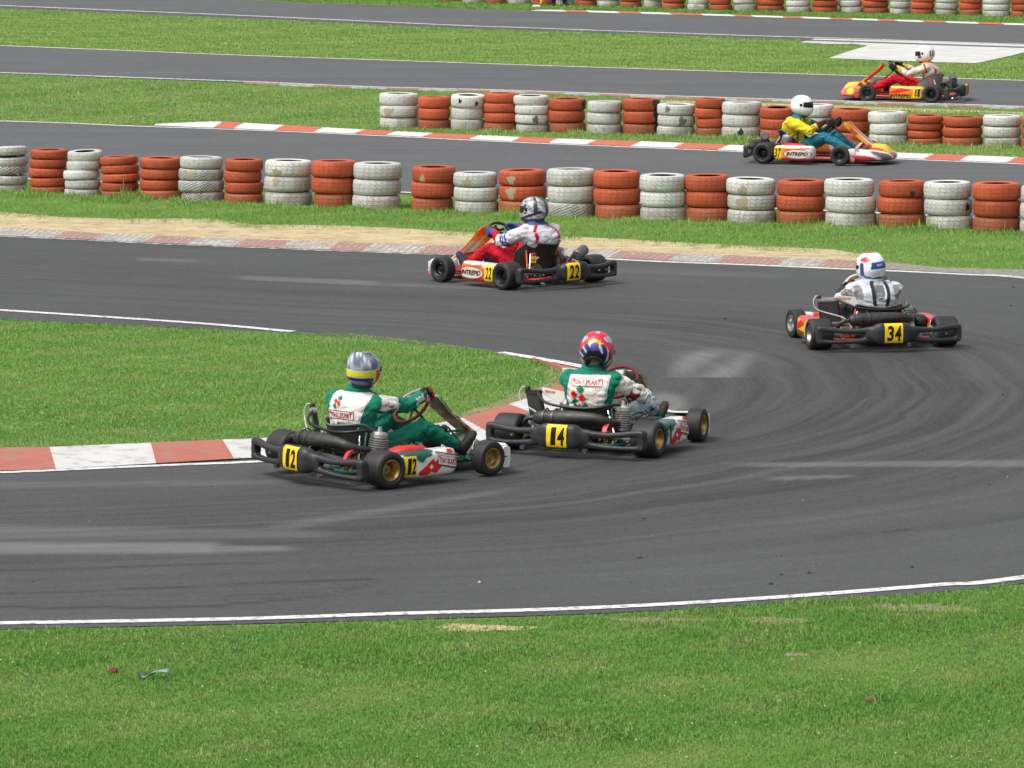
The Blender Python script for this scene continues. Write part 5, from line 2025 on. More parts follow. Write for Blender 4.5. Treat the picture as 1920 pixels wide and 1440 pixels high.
POSE = {'12': (-1.3403, 41.099, -50.33), '14': (0.5255, 42.709, -26.09), '34': (3.3995, 50.272, 11.50), '22': (0.3960, 56.153, 42.75), '37': (3.594, 73.333, -114.0), '81': (6.705, 85.869, 72.0)}
KLAB = {'12': 'green and white kart with plate 12 lifting its inside rear wheel by the infield kerb', '14': 'green and white kart with plate 14 turning in beside the infield kerb tip',
        '34': 'red and yellow kart with plate 34 seen from behind at the right', '22': 'orange and white kart with plate 22 leaving the hairpin near the sand',
        '37': 'white and orange kart with plate 37 on the straight by the middle barrier', '81': 'yellow and red kart with side number 81 on the back straight'}
for k in CFG:
    kart(KLAB[k], *POSE[k], CFG[k])


# ================================================================== PEOPLE
def ik(a, b, l1, l2, pole):
    d = b - a
    L = min(d.length, (l1 + l2) * 0.995)
    u = d.normalized()
    k = (l1 * l1 - l2 * l2 + L * L) / (2 * L)
    h = math.sqrt(max(0.0, l1 * l1 - k * k))
    p = pole - u * pole.dot(u)
    return a + u * k + p.normalized() * h


def helmet(parent, M, paint, visor=True, spoiler=None, trim=(0.02, 0.02, 0.022)):
    """full-face helmet; M places its centre, local +Y is where the face looks"""
    na, ne = 96, 60
    zc = -0.128
    vs, cosn = [], []
    for i in range(ne):
        el = math.pi / 2 - i / (ne - 1) * rad(152)
        for j in range(na):
            az = 2 * math.pi * j / na
            e = 2 / 2.25
            cx = math.copysign(abs(math.cos(el)) ** e, math.cos(el))
            sz = math.copysign(abs(math.sin(el)) ** e, math.sin(el))
            sx = math.copysign(abs(math.sin(az)) ** 0.95, math.sin(az))
            cy = math.copysign(abs(math.cos(az)) ** 0.95, math.cos(az))
            x, y, z = 0.126 * cx * sx, 0.152 * cx * cy, 0.138 * sz
            if z < 0:
                k = -z / 0.138
                f = max(0.0, cy)
                x *= 1 + 0.16 * k - 0.25 * k * k
                y *= 1 + (0.30 * k if cy > 0 else 0.06 * k - 0.30 * k * k)
                z = z - 0.012 * f * k
            z = max(z, zc - 0.020 * max(0, cy) + 0.030 * max(0, -cy))
            vs.append(Vector((x, y, z)))
    fs = []
    for i in range(ne - 1):
        for j in range(na):
            k = (j + 1) % na
            fs.append((i * na + j, (i + 1) * na + j, (i + 1) * na + k, i * na + k))
    mb = MB()
    mb.add([M @ v for v in vs], fs)
    o = mb.build('helmet', [M_HELM], parent, angle=60)
    co = np.array([v[:] for v in vs])
    az = np.degrees(np.arctan2(co[:, 0], co[:, 1]))          # 0 = face, +90 = right ear, 180 = back
    c = paint(co[:, 0] / .126, co[:, 1] / .152, co[:, 2] / .138, az)
    set_col(o.data, c)
    # neck opening: padded rim and dark lining
    lo = [vs[(ne - 1) * na + j] for j in range(na)]
    edge = []
    for j in range(na):
        i = ne - 1
        while i > 1 and abs(vs[(i - 1) * na + j].z - vs[i * na + j].z) < 1e-4:
            i -= 1
        edge.append(vs[i * na + j])
    tr = MB()
    tr.tube([M @ p for p in edge], 0.0075, 8, closed=True)
    cen = Vector((0, 0, zc + .02))
    tr.add([M @ p for p in edge] + [M @ (cen + (p - cen) * 0.55 + Vector((0, 0, .015))) for p in edge], [(j, (j + 1) % na, na + (j + 1) % na, na + j) for j in range(na)])
    tr.build('neck_trim', [M_BLACK], o)
    if visor:
        nv, nw = 33, 9
        pv, pf = [], []
        for i in range(nw):
            for j in range(nv):
                az_ = rad(-68 + 136 * j / (nv - 1))
                wz = (-0.026 + 0.082 * i / (nw - 1)) * (1 - 0.18 * abs(j - 16) / 16) + 0.004
                el = math.asin(max(-1, min(1, wz / 0.138)))
                cx = abs(math.cos(el)) ** (2 / 2.25)
                x = 0.126 * cx * math.copysign(abs(math.sin(az_)) ** .95, math.sin(az_)) * 1.018
                y = 0.152 * cx * abs(math.cos(az_)) ** .95 * 1.018 + (0.30 * 0.152 * max(0, -wz / .138) * .8)
                pv.append(M @ Vector((x, y, wz)))
        for i in range(nw - 1):
            for j in range(nv - 1):
                p = i * nv + j
                pf.append((p, p + 1, p + nv + 1, p + nv))
        vb = MB()
        vb.add(pv, pf)
        for s in (-1, 1):
            vb.lathe([(.0005, .006), (.017, .006), (.020, 0), (.020, -.012)], 16, M @ Matrix.Translation((s * .124, .030, .012)) @ Matrix.Rotation(s * math.pi / 2, 4, 'Y'))
        vb.build('visor', [M_VISOR], o)
    if spoiler is not None:
        sp = MB()
        g = []
        for i, el in enumerate((12, 28, 43, 57)):
            for j in range(17):
                a = rad(180 - 74 + 148 * j / 16)
                w = math.sin(math.pi * j / 16)
                e_ = rad(el)
                up = 0.006 + 0.040 * (i / 3) ** 1.25 * min(1, .25 + w * 3.0)
                g.append(Vector(((0.128 + up * .6) * math.cos(e_) * math.sin(a), (0.154 + up * .8) * math.cos(e_) * math.cos(a), (0.138 + up) * math.sin(e_))))
        f2 = [(i * 17 + j, (i + 1) * 17 + j, (i + 1) * 17 + j + 1, i * 17 + j + 1) for i in range(3) for j in range(16)]
        k = len(g)
        inn = [p * 0.93 for p in g]
        f2 += [(k + a, k + d, k + c_, k + b) for a, b, c_, d in f2]
        for i in range(3):
            for j in (0, 16):
                a, b = i * 17 + j, (i + 1) * 17 + j
                f2.append((a, b, k + b, k + a))
        for j in range(16):
            for i in (0, 3):
                a, b = i * 17 + j, i * 17 + j + 1
                f2.append((a, b, k + b, k + a))
        sp.add([M @ p for p in g + inn], f2)
        so = sp.build('spoiler', [M_HELM], o, angle=30)
        gg = np.array([p[:] for p in g + inn])
        az2 = np.degrees(np.arctan2(gg[:, 0], gg[:, 1]))
        set_col(so.data, spoiler(gg[:, 0] / .126, gg[:, 1] / .152, gg[:, 2] / .138, az2))
    return o


def glove(parent, P, T, Rd, A, elbow, side, paint):
    """hand closed round the rim at P. T: along the rim (towards the index finger), Rd: outward, A: from the rim towards the driver"""
    mb = MB()

    def at(phi, r, t):
        return P + Rd * (r * math.cos(phi)) + A * (-r * math.sin(phi)) + T * t
    for k, t in enumerate((.036, .012, -.012, -.034)):
        L = (1.0, 1.06, 1.0, .86)[k]
        chain = [at(rad(-28), .040, t * .95), at(rad(38), .036 * L, t), at(rad(100), .031 * L, t), at(rad(160), .028 * L, t * .97), at(rad(205), .026, t * .95)]
        rr = (.0125, .0115, .0105, .0098, .0088)
        for a, b, ra, rb in zip(chain, chain[1:], rr, rr[1:]):
            mb.capsule(a, b, ra, rb, 8)
    wrist = at(rad(-62), .062, -.010) + (elbow - P).normalized() * .045
    for t in (.030, .010, -.010, -.030):
        mb.capsule(at(rad(-30), .040, t), wrist + T * (t * .55), .0150, .0190, 8)
    th = [at(rad(-75), .040, .026), at(rad(-105), .034, .046), at(rad(-150), .029, .052), at(rad(-195), .027, .050)]
    for a, b, ra, rb in zip(th, th[1:], (.0150, .0130, .0112), (.0130, .0112, .0098)):
        mb.capsule(a, b, ra, rb, 8)
    cuff = wrist + (elbow - wrist).normalized() * .055
    mb.capsule(wrist, cuff, .031, .036, 12)
    o = mb.solid('glove', 0.0042, 3, [M_LEATHER], parent)
    co = coords(o.data)
    f = np.linalg.norm(co - np.array(P[:]), axis=1)
    set_col(o.data, paint(f, co))
    return o, wrist


def boot(parent, ankle, toe_dir, up, col, sole=(22, 22, 24)):
    mb = MB()
    u, w = toe_dir.normalized(), up.normalized()
    s = u.cross(w)
    heel = ankle - w * .055 - u * .02
    rings = []
    for q, hw, hh, off in ((-.03, .026, .030, .0), (-.005, .034, .045, .008), (.04, .036, .046, .010), (.09, .038, .038, .0), (.13, .041, .032, -.006), (.165, .036, .026, -.010), (.19, .020, .016, -.014)):
        rings.append([heel + u * q + w * (off + b) + s * a for a, b in rrect(hw, hh, 14, 2.6)])
    mb.loft(rings)
    mb.capsule(ankle - w * .03, ankle + (w * .75 - u * .45) * .05, .041, .044, 12)
    o = mb.solid('boot', 0.006, 3, [M_LEATHER], parent)
    co = coords(o.data) - np.array(heel[:])
    k = co @ np.array(w[:])
    c = cmix(len(co), col)
    put(c, k < -.022, sole)
    set_col(o.data, c)
    return o


def driver(label, pose, roll, cfg):
    x, y, th = pose
    root = empty('person')
    px = 0.66 if roll >= 0 else -0.66
    root.matrix_world = Matrix.Translation((x, y, 0.011)) @ Matrix.Rotation(rad(th), 4, 'Z') @ Matrix.Translation((px, 0, 0)) @ Matrix.Rotation(roll, 4, 'Y') @ Matrix.Translation((-px, 0, 0))
    tag(root, label, 'person', 'kart drivers')
    head = Vector(cfg['head'])
    n_head = Vector((0, .262, .775))
    z0 = .16
    kz = (head.z - z0) / (n_head.z - z0)

    tw = cfg.get('twist', 0.0)

    def T(p):
        p = Vector(p)
        k = max(0.0, (p.z - z0) / (n_head.z - z0))
        dx, dy = head.x - n_head.x, head.y - n_head.y
        a = tw * min(1, k * 1.3)
        q = p - Vector((0, .18, 0))
        q = Vector((q.x * math.cos(a) - q.y * math.sin(a), q.x * math.sin(a) + q.y * math.cos(a), q.z)) + Vector((0, .18, 0))
        return Vector((q.x + dx * k, q.y + dy * k, z0 + (p.z - z0) * kz if p.z > z0 else p.z))

    mb = MB()
    wd = cfg.get('wide', 1.0)
    prof = [(.27, .105, .150, .120), (.255, .15, .178, .138), (.215, .22, .182, .138), (.178, .30, .174, .128), (.160, .38, .182, .130), (.160, .46, .196, .134), (.172, .52, .202, .130), (.192, .565, .190, .114), (.216, .602, .142, .092), (.240, .638, .076, .072), (.252, .675, .066, .064), (.262, .70, .058, .060)]
    rings = []
    sq = cfg.get('square', 1.12)
    for (yy, zz, rx, ry) in prof:
        if .55 < zz < .62:
            rx *= sq if zz < .59 else sq ** 1.6
        wz = 1 + (wd - 1) * float(smoothstep(.38, .52, zz))
        rings.append([T((rx * wz * math.copysign(abs(math.cos(a)) ** .85, math.cos(a)), yy + ry * (1 + .5 * (wz - 1)) * math.copysign(abs(math.sin(a)) ** .85, math.sin(a)), zz)) for a in [2 * math.pi * k / 28 for k in range(28)]])
    mb.loft(rings)
    mb.capsule(T((0, .262, .69)), T((0, .275, .78)), .060, .075, 16)           # neck and head (inside the helmet)
    segs = [('neck', T((0, .262, .70)), T((0, .27, .80)), .07)]
    colr = [T((.080 * math.cos(a), .240 + .078 * math.sin(a), .652 + .016 * math.sin(a))) for a in [2 * math.pi * k / 24 for k in range(24)]]
    mb.tube(colr, .016, 8, closed=True)
    rot = Matrix.Rotation(cfg['sw'], 3, SW_N)
    hands = []
    for s, nm in ((-1, 'L'), (1, 'R')):
        sh = T((s * .168 * wd, .19, .55))
        a = cfg.get('hand' + nm, 1.32) * s
        P = SW_C + rot @ rim_point(a)
        P2 = SW_C + rot @ rim_point(a - 0.05 * s)
        Tn = (P2 - P).normalized()
        Rd = (P - SW_C).normalized()
        Rd = (Rd - Tn * Rd.dot(Tn)).normalized()
        pole = Vector(cfg.get('pole' + nm, (s * .62, -.2, -.95)))
        approx = P + Rd * .03 + SW_N * .07
        l1, l2 = .315, .285
        d = (approx - sh).length
        if d > (l1 + l2) * .97:
            k = d / ((l1 + l2) * .97)
            l1 *= k
            l2 *= k
        el = ik(sh, approx, l1, l2, pole)
        g, wr = glove(root, P, Tn, Rd, SW_N, el, s, cfg['glove'])
        wr2 = wr + (el - wr).normalized() * .030
        mb.capsule(sh, sh + (el - sh) * .5, .066 * cfg.get('arm', 1), .060 * cfg.get('arm', 1), 16)
        mb.capsule(sh + (el - sh) * .5, el, .060 * cfg.get('arm', 1), .050 * cfg.get('arm', 1), 16)
        mb.capsule(el, el + (wr2 - el) * .45, .050 * cfg.get('arm', 1), .049, 16)
        mb.capsule(el + (wr2 - el) * .45, wr2, .049, .036, 16)
        segs += [('u' + nm, sh, el, .06), ('f' + nm, el, wr2, .045)]
        hp = Vector((s * .095, .29, .175))
        ank = Vector(cfg.get('foot' + nm, (s * .165, 1.075, .165)))
        kn = ik(hp, ank, .445, .435, Vector((s * cfg.get('splay', .45), -.1, 1)))
        mb.capsule(hp, hp + (kn - hp) * .55, .088, .076, 16)
        mb.capsule(hp + (kn - hp) * .55, kn, .076, .063, 16)
        mb.capsule(kn, kn + (ank - kn) * .35, .063, .060, 16)
        mb.capsule(kn + (ank - kn) * .35, ank + (kn - ank) * .10, .060, .043, 16)
        segs += [('t' + nm, hp, kn, .075), ('s' + nm, kn, ank, .055)]
        td = Vector((s * .10, .50, .86))
        boot(root, ank, td, td.cross(Vector((1, 0, 0))) if False else Vector((0, -.86, .50)), cfg['boot'])
    body = mb.solid('body', 0.0068, 7, [M_SUIT], root)
    me = body.data
    co, nr = coords(me), normals(me)
    # cloth folds
    off = cfg['seed'] * 7.3
    amp = np.empty(len(co))
    for i, p in enumerate(co):
        a = noise.noise(Vector((p[0] * 7 + off, p[1] * 9, p[2] * 17)))
        b = noise.noise(Vector((p[0] * 19 + off, p[1] * 16 + 4, p[2] * 30)))
        amp[i] = .0125 * (abs(a) * 1.6 - .40) + .0045 * b
    co = co + nr * amp[:, None]
    me.vertices.foreach_set('co', co.astype(np.float32).ravel())
    me.update()
    nr = normals(me)
    # which limb is each point on, and how far along
    best = np.full(len(co), 9.0)
    sid = np.zeros(len(co), int)
    tt_ = np.zeros(len(co))
    for k, (nm, a, b, r) in enumerate(segs):
        a_, b__ = np.array(a[:]), np.array(b[:])
        d = b__ - a_
        t = np.clip(((co - a_) @ d) / (d @ d), 0, 1)
        q = np.linalg.norm(co - (a_ + t[:, None] * d), axis=1) / r
        m_ = q < best
        best[m_], sid[m_], tt_[m_] = q[m_], k + 1, t[m_]
    # torso points in the upright frame
    k = np.maximum(0, (co[:, 2] - z0) / (head.z - z0))
    tz = z0 + (co[:, 2] - z0) / kz
    qx, qy = co[:, 0] - (head.x - n_head.x) * k, co[:, 1] - (head.y - n_head.y) * k - .18
    a = -tw * np.minimum(1, k * 1.3)
    tx, ty = qx * np.cos(a) - qy * np.sin(a), qx * np.sin(a) + qy * np.cos(a) + .18
    names = ['torso'] + [s_[0] for s_ in segs]
    seg = np.array(names)[sid]
    in_torso = (np.abs(tx) < .175 * wd) & (tz > .15) & (tz < .70) & (ty > .02) & (ty < .33)
    shoulder_zone = ((seg == 'uL') | (seg == 'uR')) & (tt_ < .16) & (np.abs(tx) < .19 * wd)
    seg[((best > 1.12) & in_torso) | shoulder_zone | ((np.char.startswith(seg, 't') & (seg != 'torso')) & (tz > .235) & (ty < .33))] = 'torso'
    seg[(tz > .69) & (best < 3) & (np.abs(tx) < .1)] = 'neck'
    # cloth bunched up around elbows, knees and waist
    seglen = np.array([.3] + [(b - a).length for _, a, b, _ in segs])[sid]
    joint = np.where(np.char.startswith(seg, 'u') | (np.char.startswith(seg, 't') & (seg != 'torso')), 1 - tt_, tt_) * seglen
    limb = ~((seg == 'torso') | (seg == 'neck'))
    ph = np.array([noise.noise(Vector((p[0] * 14 + off, p[1] * 14, p[2] * 14))) for p in co])
    ripple = np.sin(joint * 190 + ph * 5.5) * .0042 * np.exp(-(joint / .085) ** 2) + np.sin(joint * 120 + ph * 7) * .0016
    ripple = np.where(limb, ripple, np.sin(tz * 150 + ph * 6 + np.abs(tx) * 22) * .0036 * np.exp(-((tz - .34) / .07) ** 2))
    ripple = np.where(seg == 'neck', 0, ripple)
    co2 = co + nr * ripple[:, None]
    me.vertices.foreach_set('co', co2.astype(np.float32).ravel())
    me.update()
    nr = normals(me)
    S = dict(seg=seg, t=tt_, x=tx, y=ty, z=tz, nx=nr[:, 0], ny=nr[:, 1], nz=nr[:, 2], n=len(co))
    c = cfg['suit'](S)
    put(c, seg == 'neck', (196, 150, 122))
    set_col(me, c)
    # marks on the back
    if cfg.get('back'):
        o_ = T((0, .0, .46))
        t2 = T((0, .02, .56))
        ca, sa = math.cos(tw * .7), math.sin(tw * .7)
        X = Vector((ca, sa, 0))
        Y = (t2 - o_).normalized()
        Y = (Y - X * Y.dot(X)).normalized()
        decal('suit_marks', body, body, o_, X, Y, cfg['back'], .012, lift=.0022, reach=.6)
    for dn, org, X, Y, parts in cfg.get('marks', []):
        decal(dn, body, body, T(org), X, Y, parts, .012, lift=.0022, reach=.3)
    Mh = Matrix.Translation(head) @ Matrix.Rotation(cfg.get('yaw', 0), 4, 'Z') @ Matrix.Rotation(cfg.get('hroll', 0), 4, 'Y') @ Matrix.Rotation(-cfg.get('pitch', 0), 4, 'X') @ Matrix.Scale(cfg.get('hs', 1.0), 4)
    helmet(root, Mh, cfg['helmet'], True, cfg.get('spoiler'))
    if cfg.get('straps'):
        bvh = BVHTree.FromPolygons([v.co.copy() for v in me.vertices], [tuple(p.vertices) for p in me.polygons])
        st = MB()
        for s in (-1, 1):
            cs = spline([(s * .062, 0, .640), (s * .074, 0, .56), (s * .066, 0, .46), (s * .050, 0, .36), (s * .042, 0, .27)], 30)
            L, R_ = [], []
            for p in cs:
                for lst, dx in ((L, -.0165), (R_, .0165)):
                    o_ = T((p.x + dx, -.25, p.z))
                    h, n2, _, _ = bvh.ray_cast(o_, Vector((0, 1, 0)), 1)
                    lst.append((h if h is not None else o_ + Vector((0, .3, 0))) + Vector((0, -.004, .001)))
            k0 = len(L)
            back = [p + Vector((0, .006, 0)) for p in L + R_]
            st.add(L + R_ + back, [(i, i + 1, k0 + i + 1, k0 + i) for i in range(k0 - 1)] + [(i, 2 * k0 + i, 2 * k0 + i + 1, i + 1) for i in range(k0 - 1)] + [(k0 + i, k0 + i + 1, 3 * k0 + i + 1, 3 * k0 + i) for i in range(k0 - 1)])
        st.build('braces', [flat('brace_webbing', (.018, .018, .018), .8)], body)
    return root


def helm_silver12(x, y, z, az):
    c = cmix(len(x), (84, 93, 110))
    aa = np.abs(az)
    put(c, (z > .15) & (np.sin(aa * .075 + z * 5) > .25), (150, 160, 174))
    put(c, (z > .15) & (np.abs(np.sin(aa * .05 + z * 2.6)) < .10), (46, 52, 74))
    put(c, (z > .15) & (np.abs(np.sin(aa * .05 - z * 2.6 + .6)) < .10), (226, 230, 238))
    put(c, (z > .13) & (z < .2), (222, 226, 214))
    low = z <= .13
    put(c, low, (214, 206, 44))
    put(c, low & (aa < 112), (192, 34, 44))
    put(c, low & (aa < 84), (206, 200, 60))
    put(c, low & (aa < 70), (150, 30, 40))
    put(c, low & (z < -.24) & (aa > 126 + (z + .22) * 18), (30, 34, 104))
    put(c, (z < -.72) & (aa > 118), (24, 24, 34))
    put(c, low & (z < -.18) & (z > -.24) & (aa > 126), (196, 204, 214))
    return c


def helm_red14(x, y, z, az):
    c = cmix(len(x), (214, 40, 62))
    back = 180 - np.abs(az)
    bx = np.where(az > 0, 180 - az, -(180 + az)) / 90.0      # -1..1 across the back, + = right
    put(c, (back > 82), (226, 180, 40))
    put(c, (back > 100), (206, 40, 50))
    star = np.hypot(bx / .30, (z + .02) / .20)
    ang = np.arctan2(z + .02, bx)
    put(c, star < 1.0 - .35 * np.abs(np.sin(ang * 4.5)), (236, 196, 40))
    put(c, star < .45 - .12 * np.abs(np.sin(ang * 4.5)), (234, 120, 40))
    arc = z < -.06 - .62 * bx ** 2
    put(c, arc, (30, 42, 96))
    put(c, arc & (np.sin(bx * 21 + z * 9) > .62), (196, 206, 226))
    put(c, arc & (np.abs(bx) < .14) & (z > -.55), (70, 70, 130))
    put(c, z < -.46 - .62 * bx ** 2, (20, 20, 24))
    for cx, cz, rx, rz, sl in ((-.52, .34, .24, .20, -.5), (.50, .40, .26, .18, .5), (.02, .80, .10, .22, 0)):
        u, v = bx - cx, z - cz - sl * (bx - cx)
        m = (u / rx) ** 2 + (v / rz) ** 2 < 1
        put(c, m, (206, 216, 228))
        put(c, m & (np.sin(u * 44 + v * 26) > .05), (72, 92, 132))
    return c


def helm_white34(x, y, z, az):
    c = cmix(len(x), (232, 234, 236))
    bx = np.where(az > 0, 180 - az, -(180 + az)) / 90.0
    put(c, z > .93, (214, 50, 66))
    for cx in (-.62, .62):
        put(c, np.hypot((bx - cx) / .24, (z - .58) / .17) < 1, (216, 44, 70))
        put(c, (np.abs(bx - cx * 1.22) < .22) & (np.abs(z - .56) < .10), (216, 44, 70))
    put(c, (np.abs(bx) < .37 - .08 * z) & (z > -.10) & (z < .38), (40, 64, 150))
    put(c, (np.abs(bx) < .13) & (np.abs(z - .15) < .08), (176, 176, 166))
    for s in (-1, 1):
        b = bx * s
        put(c, (b > .74) & (b < .98) & (z > -.45) & (z < .38), (62, 72, 128))
        put(c, (np.abs(z + .45 + .55 * (.95 - b)) < .11) & (b > .42) & (b < 1.0), (62, 72, 128))
    put(c, z < -.86, (200, 200, 198))
    return c


def helm_silver22(x, y, z, az):
    aa = np.abs(az)
    k = np.sin(x * 9 + z * 7) + np.sin(y * 13 - z * 9 + 1.2) + np.sin((x + y + z) * 21)
    c = cmix(len(x), (150, 156, 162))
    put(c, k > .8, (196, 200, 204))
    put(c, k < -1.1, (104, 110, 116))
    put(c, (aa > 116) & (aa < 134) & (z > -.2), (44, 48, 52))
    put(c, (np.abs(z + .38 - (aa - 90) * .004) < .10) & (aa < 150), (40, 42, 46))
    put(c, (aa > 150) & (np.abs(x) < .22), (60, 66, 72))
    put(c, z < -.6, (66, 70, 76))
    put(c, (aa < 78) & (z > -.25) & (z < .5) & (aa > 62), (46, 48, 52))
    put(c, (np.abs(aa - 74) < 9) & (np.abs(z - .02) < .12), (204, 206, 48))
    return c


def helm_plain37(x, y, z, az):
    c = cmix(len(x), (236, 238, 240))
    put(c, (np.abs(np.abs(az) - 74) < 5) & (np.abs(z - .1) < .07), (60, 60, 62))
    return c


def helm_white81(x, y, z, az):
    c = cmix(len(x), (232, 228, 228))
    aa = np.abs(az)
    put(c, (aa > 128) & (aa < 158) & (z > -.35) & (z < .32), (128, 58, 62))
    put(c, (aa > 138) & (aa < 146) & (z > -.35) & (z < .32), (222, 218, 218))
    put(c, (np.abs(x) < .20) & (np.abs(x) > .09) & (z > .72), (92, 48, 56))
    put(c, (aa < 66) & (aa > 40) & (z > -.42) & (z < .12), (122, 70, 62))
    put(c, z < -.80, (50, 44, 50))
    return c


SG, SW_, SP = (28, 120, 97), (220, 215, 206), (176, 190, 186)      # suit green, white, piping


def suit_green(kind):
    def f(S):
        n, seg, t, x, y, z = S['n'], S['seg'], S['t'], S['x'], S['y'], S['z']
        c = cmix(n, SG)
        tor = seg == 'torso'
        wmax = .138 if kind == 12 else .146
        lim = wmax + (.02 if kind == 12 else .03) * (z - .45) / .2
        xx = np.abs(x)
        if kind == 14:
            lim = np.where(z < .42, wmax - .35 * (.42 - z), wmax + .004)
        backw = tor & (y < .225) & (xx < lim) & (z < (.622 if kind == 12 else .600)) & (z > .20)
        put(c, tor & (y < .24) & (np.abs(xx - lim - .007) < .0045) & (z < .60) & (z > .24), (204, 212, 210))
        put(c, tor & (y < .24) & (np.abs(xx - lim - .016) < .003) & (z < .60) & (z > .24), (48, 62, 66))
        put(c, backw, SW_)
        put(c, tor & (z < .27), SW_ if kind == 12 else SG)
        put(c, tor & (y > .26) & (z > .3) & (z < .58), SW_)
        for L in 'LR':
            u, fo = seg == 'u' + L, seg == 'f' + L
            out = S['nx'] * (1 if L == 'R' else -1)
            if kind == 12:
                put(c, u & (t > .02) & (t < .50) & (out > -.15) & (S['nz'] > -.55), SW_)
                put(c, u & (np.abs(t - .53) < .022) & (out > -.2), (206, 214, 212))
                put(c, fo & (t > .20) & (t < .80) & (S['nz'] < .62) & (out > -.4), SW_)
                put(c, fo & (np.abs(t - .16) < .025), (206, 214, 212))
            else:
                put(c, u & (t > .06) & (out > -.5), SW_)
                put(c, u & (np.abs(t - .05) < .02), (206, 214, 212))
                put(c, u & (np.abs(t - .95) < .03), (206, 214, 212))
                put(c, u & (np.abs(t - .985) < .012), (60, 72, 76))
                put(c, fo & (t < .10), SW_)
                put(c, u & (t > .45) & (t < .75) & (S['nz'] < -.1), (150, 50, 56))
                put(c, fo & (t > .2) & (t < .7) & (S['nz'] > .3), SG)
        if kind == 14:
            put(c, ((seg == 'tR') & (t > .40)) & (S['nx'] > -.25) & (S['nz'] > -.6), (172, 184, 196))
            put(c, ((seg == 'sR') & (t < .42)) & (S['nx'] > -.25), (172, 184, 196))
            put(c, ((seg == 'tL') & (t > .40)) & (S['nx'] < .25), (172, 184, 196))
        return c
    return f


def suit_white34(S):
    n, seg, t, x, y, z = S['n'], S['seg'], S['t'], S['x'], S['y'], S['z']
    c = cmix(n, (194, 197, 204))
    tor = seg == 'torso'
    xx = np.abs(x)
    put(c, tor & (y < .22) & (z > .42) & (z < .605) & ((xx / .066) ** 2 + (np.minimum(0, z - .555) / .10) ** 2 < 1) & (z < .60), (112, 110, 112))
    put(c, tor & (y < .22) & (np.abs((xx / .066) ** 2 + (np.minimum(0, z - .555) / .10) ** 2 - 1) < .10) & (z < .60) & (z > .42), (232, 232, 234))
    put(c, (tor & (xx > .150) & (z > .46) & (z < .60)) | ((np.char.startswith(seg, 'u')) & (t < .42) & (S['ny'] < .2) & (S['nz'] < .55) & (S['nz'] > -.5) & (t > .06)), (134, 132, 132))
    put(c, tor & (xx < .10) & (z > .60), (176, 184, 198))
    put(c, (np.char.startswith(seg, 's')) | ((np.char.startswith(seg, 't')) & (seg != 'torso')), (60, 60, 66))
    put(c, np.char.startswith(seg, 'f') & (t > .55), (60, 60, 62))
    return c


def suit_red22(S):
    n, seg, t, x, y, z = S['n'], S['seg'], S['t'], S['x'], S['y'], S['z']
    c = cmix(n, (188, 28, 46))
    tor = seg == 'torso'
    xx = np.abs(x)
    put(c, tor & (z > .20), (208, 206, 213))
    put(c, tor & (np.abs(xx - (.150 - .10 * np.clip((z - .575) / .06, 0, 1))) < .020) & (z > .44) & (z < .64), (192, 30, 48))
    put(c, tor & (xx < .12) & (z > .625), (84, 104, 150))
    for L in 'LR':
        u, f = seg == 'u' + L, seg == 'f' + L
        put(c, u, (208, 206, 213))
        put(c, u & (t > .62) & (t < .90), (62, 84, 150))
        put(c, u & (np.abs(t - .72) < .025), (206, 208, 222))
        put(c, u & (np.abs(t - .81) < .02), (206, 208, 222))
        put(c, u & (t > .90), (222, 220, 226))
    for zz in (.555, .47, .40):
        put(c, tor & (np.abs(z - zz - .01 * np.cos(x * 9)) < .0028) & (y < .2), (176, 176, 186))
    return c


def suit_yellow37(S):
    n, seg, t, x, y, z = S['n'], S['seg'], S['t'], S['x'], S['y'], S['z']
    c = cmix(n, (44, 116, 132))
    tor = seg == 'torso'
    put(c, tor & (z > .24), (212, 200, 48))
    put(c, tor & (z > .60), (46, 110, 124))
    put(c, tor & (np.abs(np.abs(x) - .115) < .012) & (y > .2), (60, 100, 96))
    put(c, tor & (np.abs(x) < .03) & (y > .24) & (z > .42), (150, 60, 40))
    for L in 'LR':
        u, f = seg == 'u' + L, seg == 'f' + L
        put(c, u, (212, 200, 48))
        put(c, f & (t < .62), (212, 200, 48))
        put(c, f & (t >= .62), (92, 34, 44))
        put(c, f & (t < .5) & (np.sin(t * 46 + S['nz'] * 3) > .45), (206, 84, 34))
    put(c, (seg == 'uL') | ((seg == 'fL') & (S['nz'] < .3)), (46, 110, 124))
    return c


def suit_grey81(S):
    n, seg, t, x, y, z = S['n'], S['seg'], S['t'], S['x'], S['y'], S['z']
    c = cmix(n, (192, 26, 40))
    tor = seg == 'torso'
    xx = np.abs(x)
    put(c, tor & (z > .22), (196, 190, 180))
    put(c, tor & (np.abs(xx - .135) < .016) & (z > .34), (190, 50, 52))
    put(c, tor & (z > .62), (226, 132, 34))
    put(c, tor & (z > .655), (206, 60, 40))
    for L in 'LR':
        u, f = seg == 'u' + L, seg == 'f' + L
        put(c, u | f, (202, 196, 184))
        put(c, u & (np.abs(t - .10) < .04), (190, 50, 52))
        put(c, f & (t > .62), (206, 168, 60))
    return c


def glove_two(a, b, r=.055):
    def f(d, co):
        c = cmix(len(d), a)
        put(c, d > r, b)
        return c
    return f


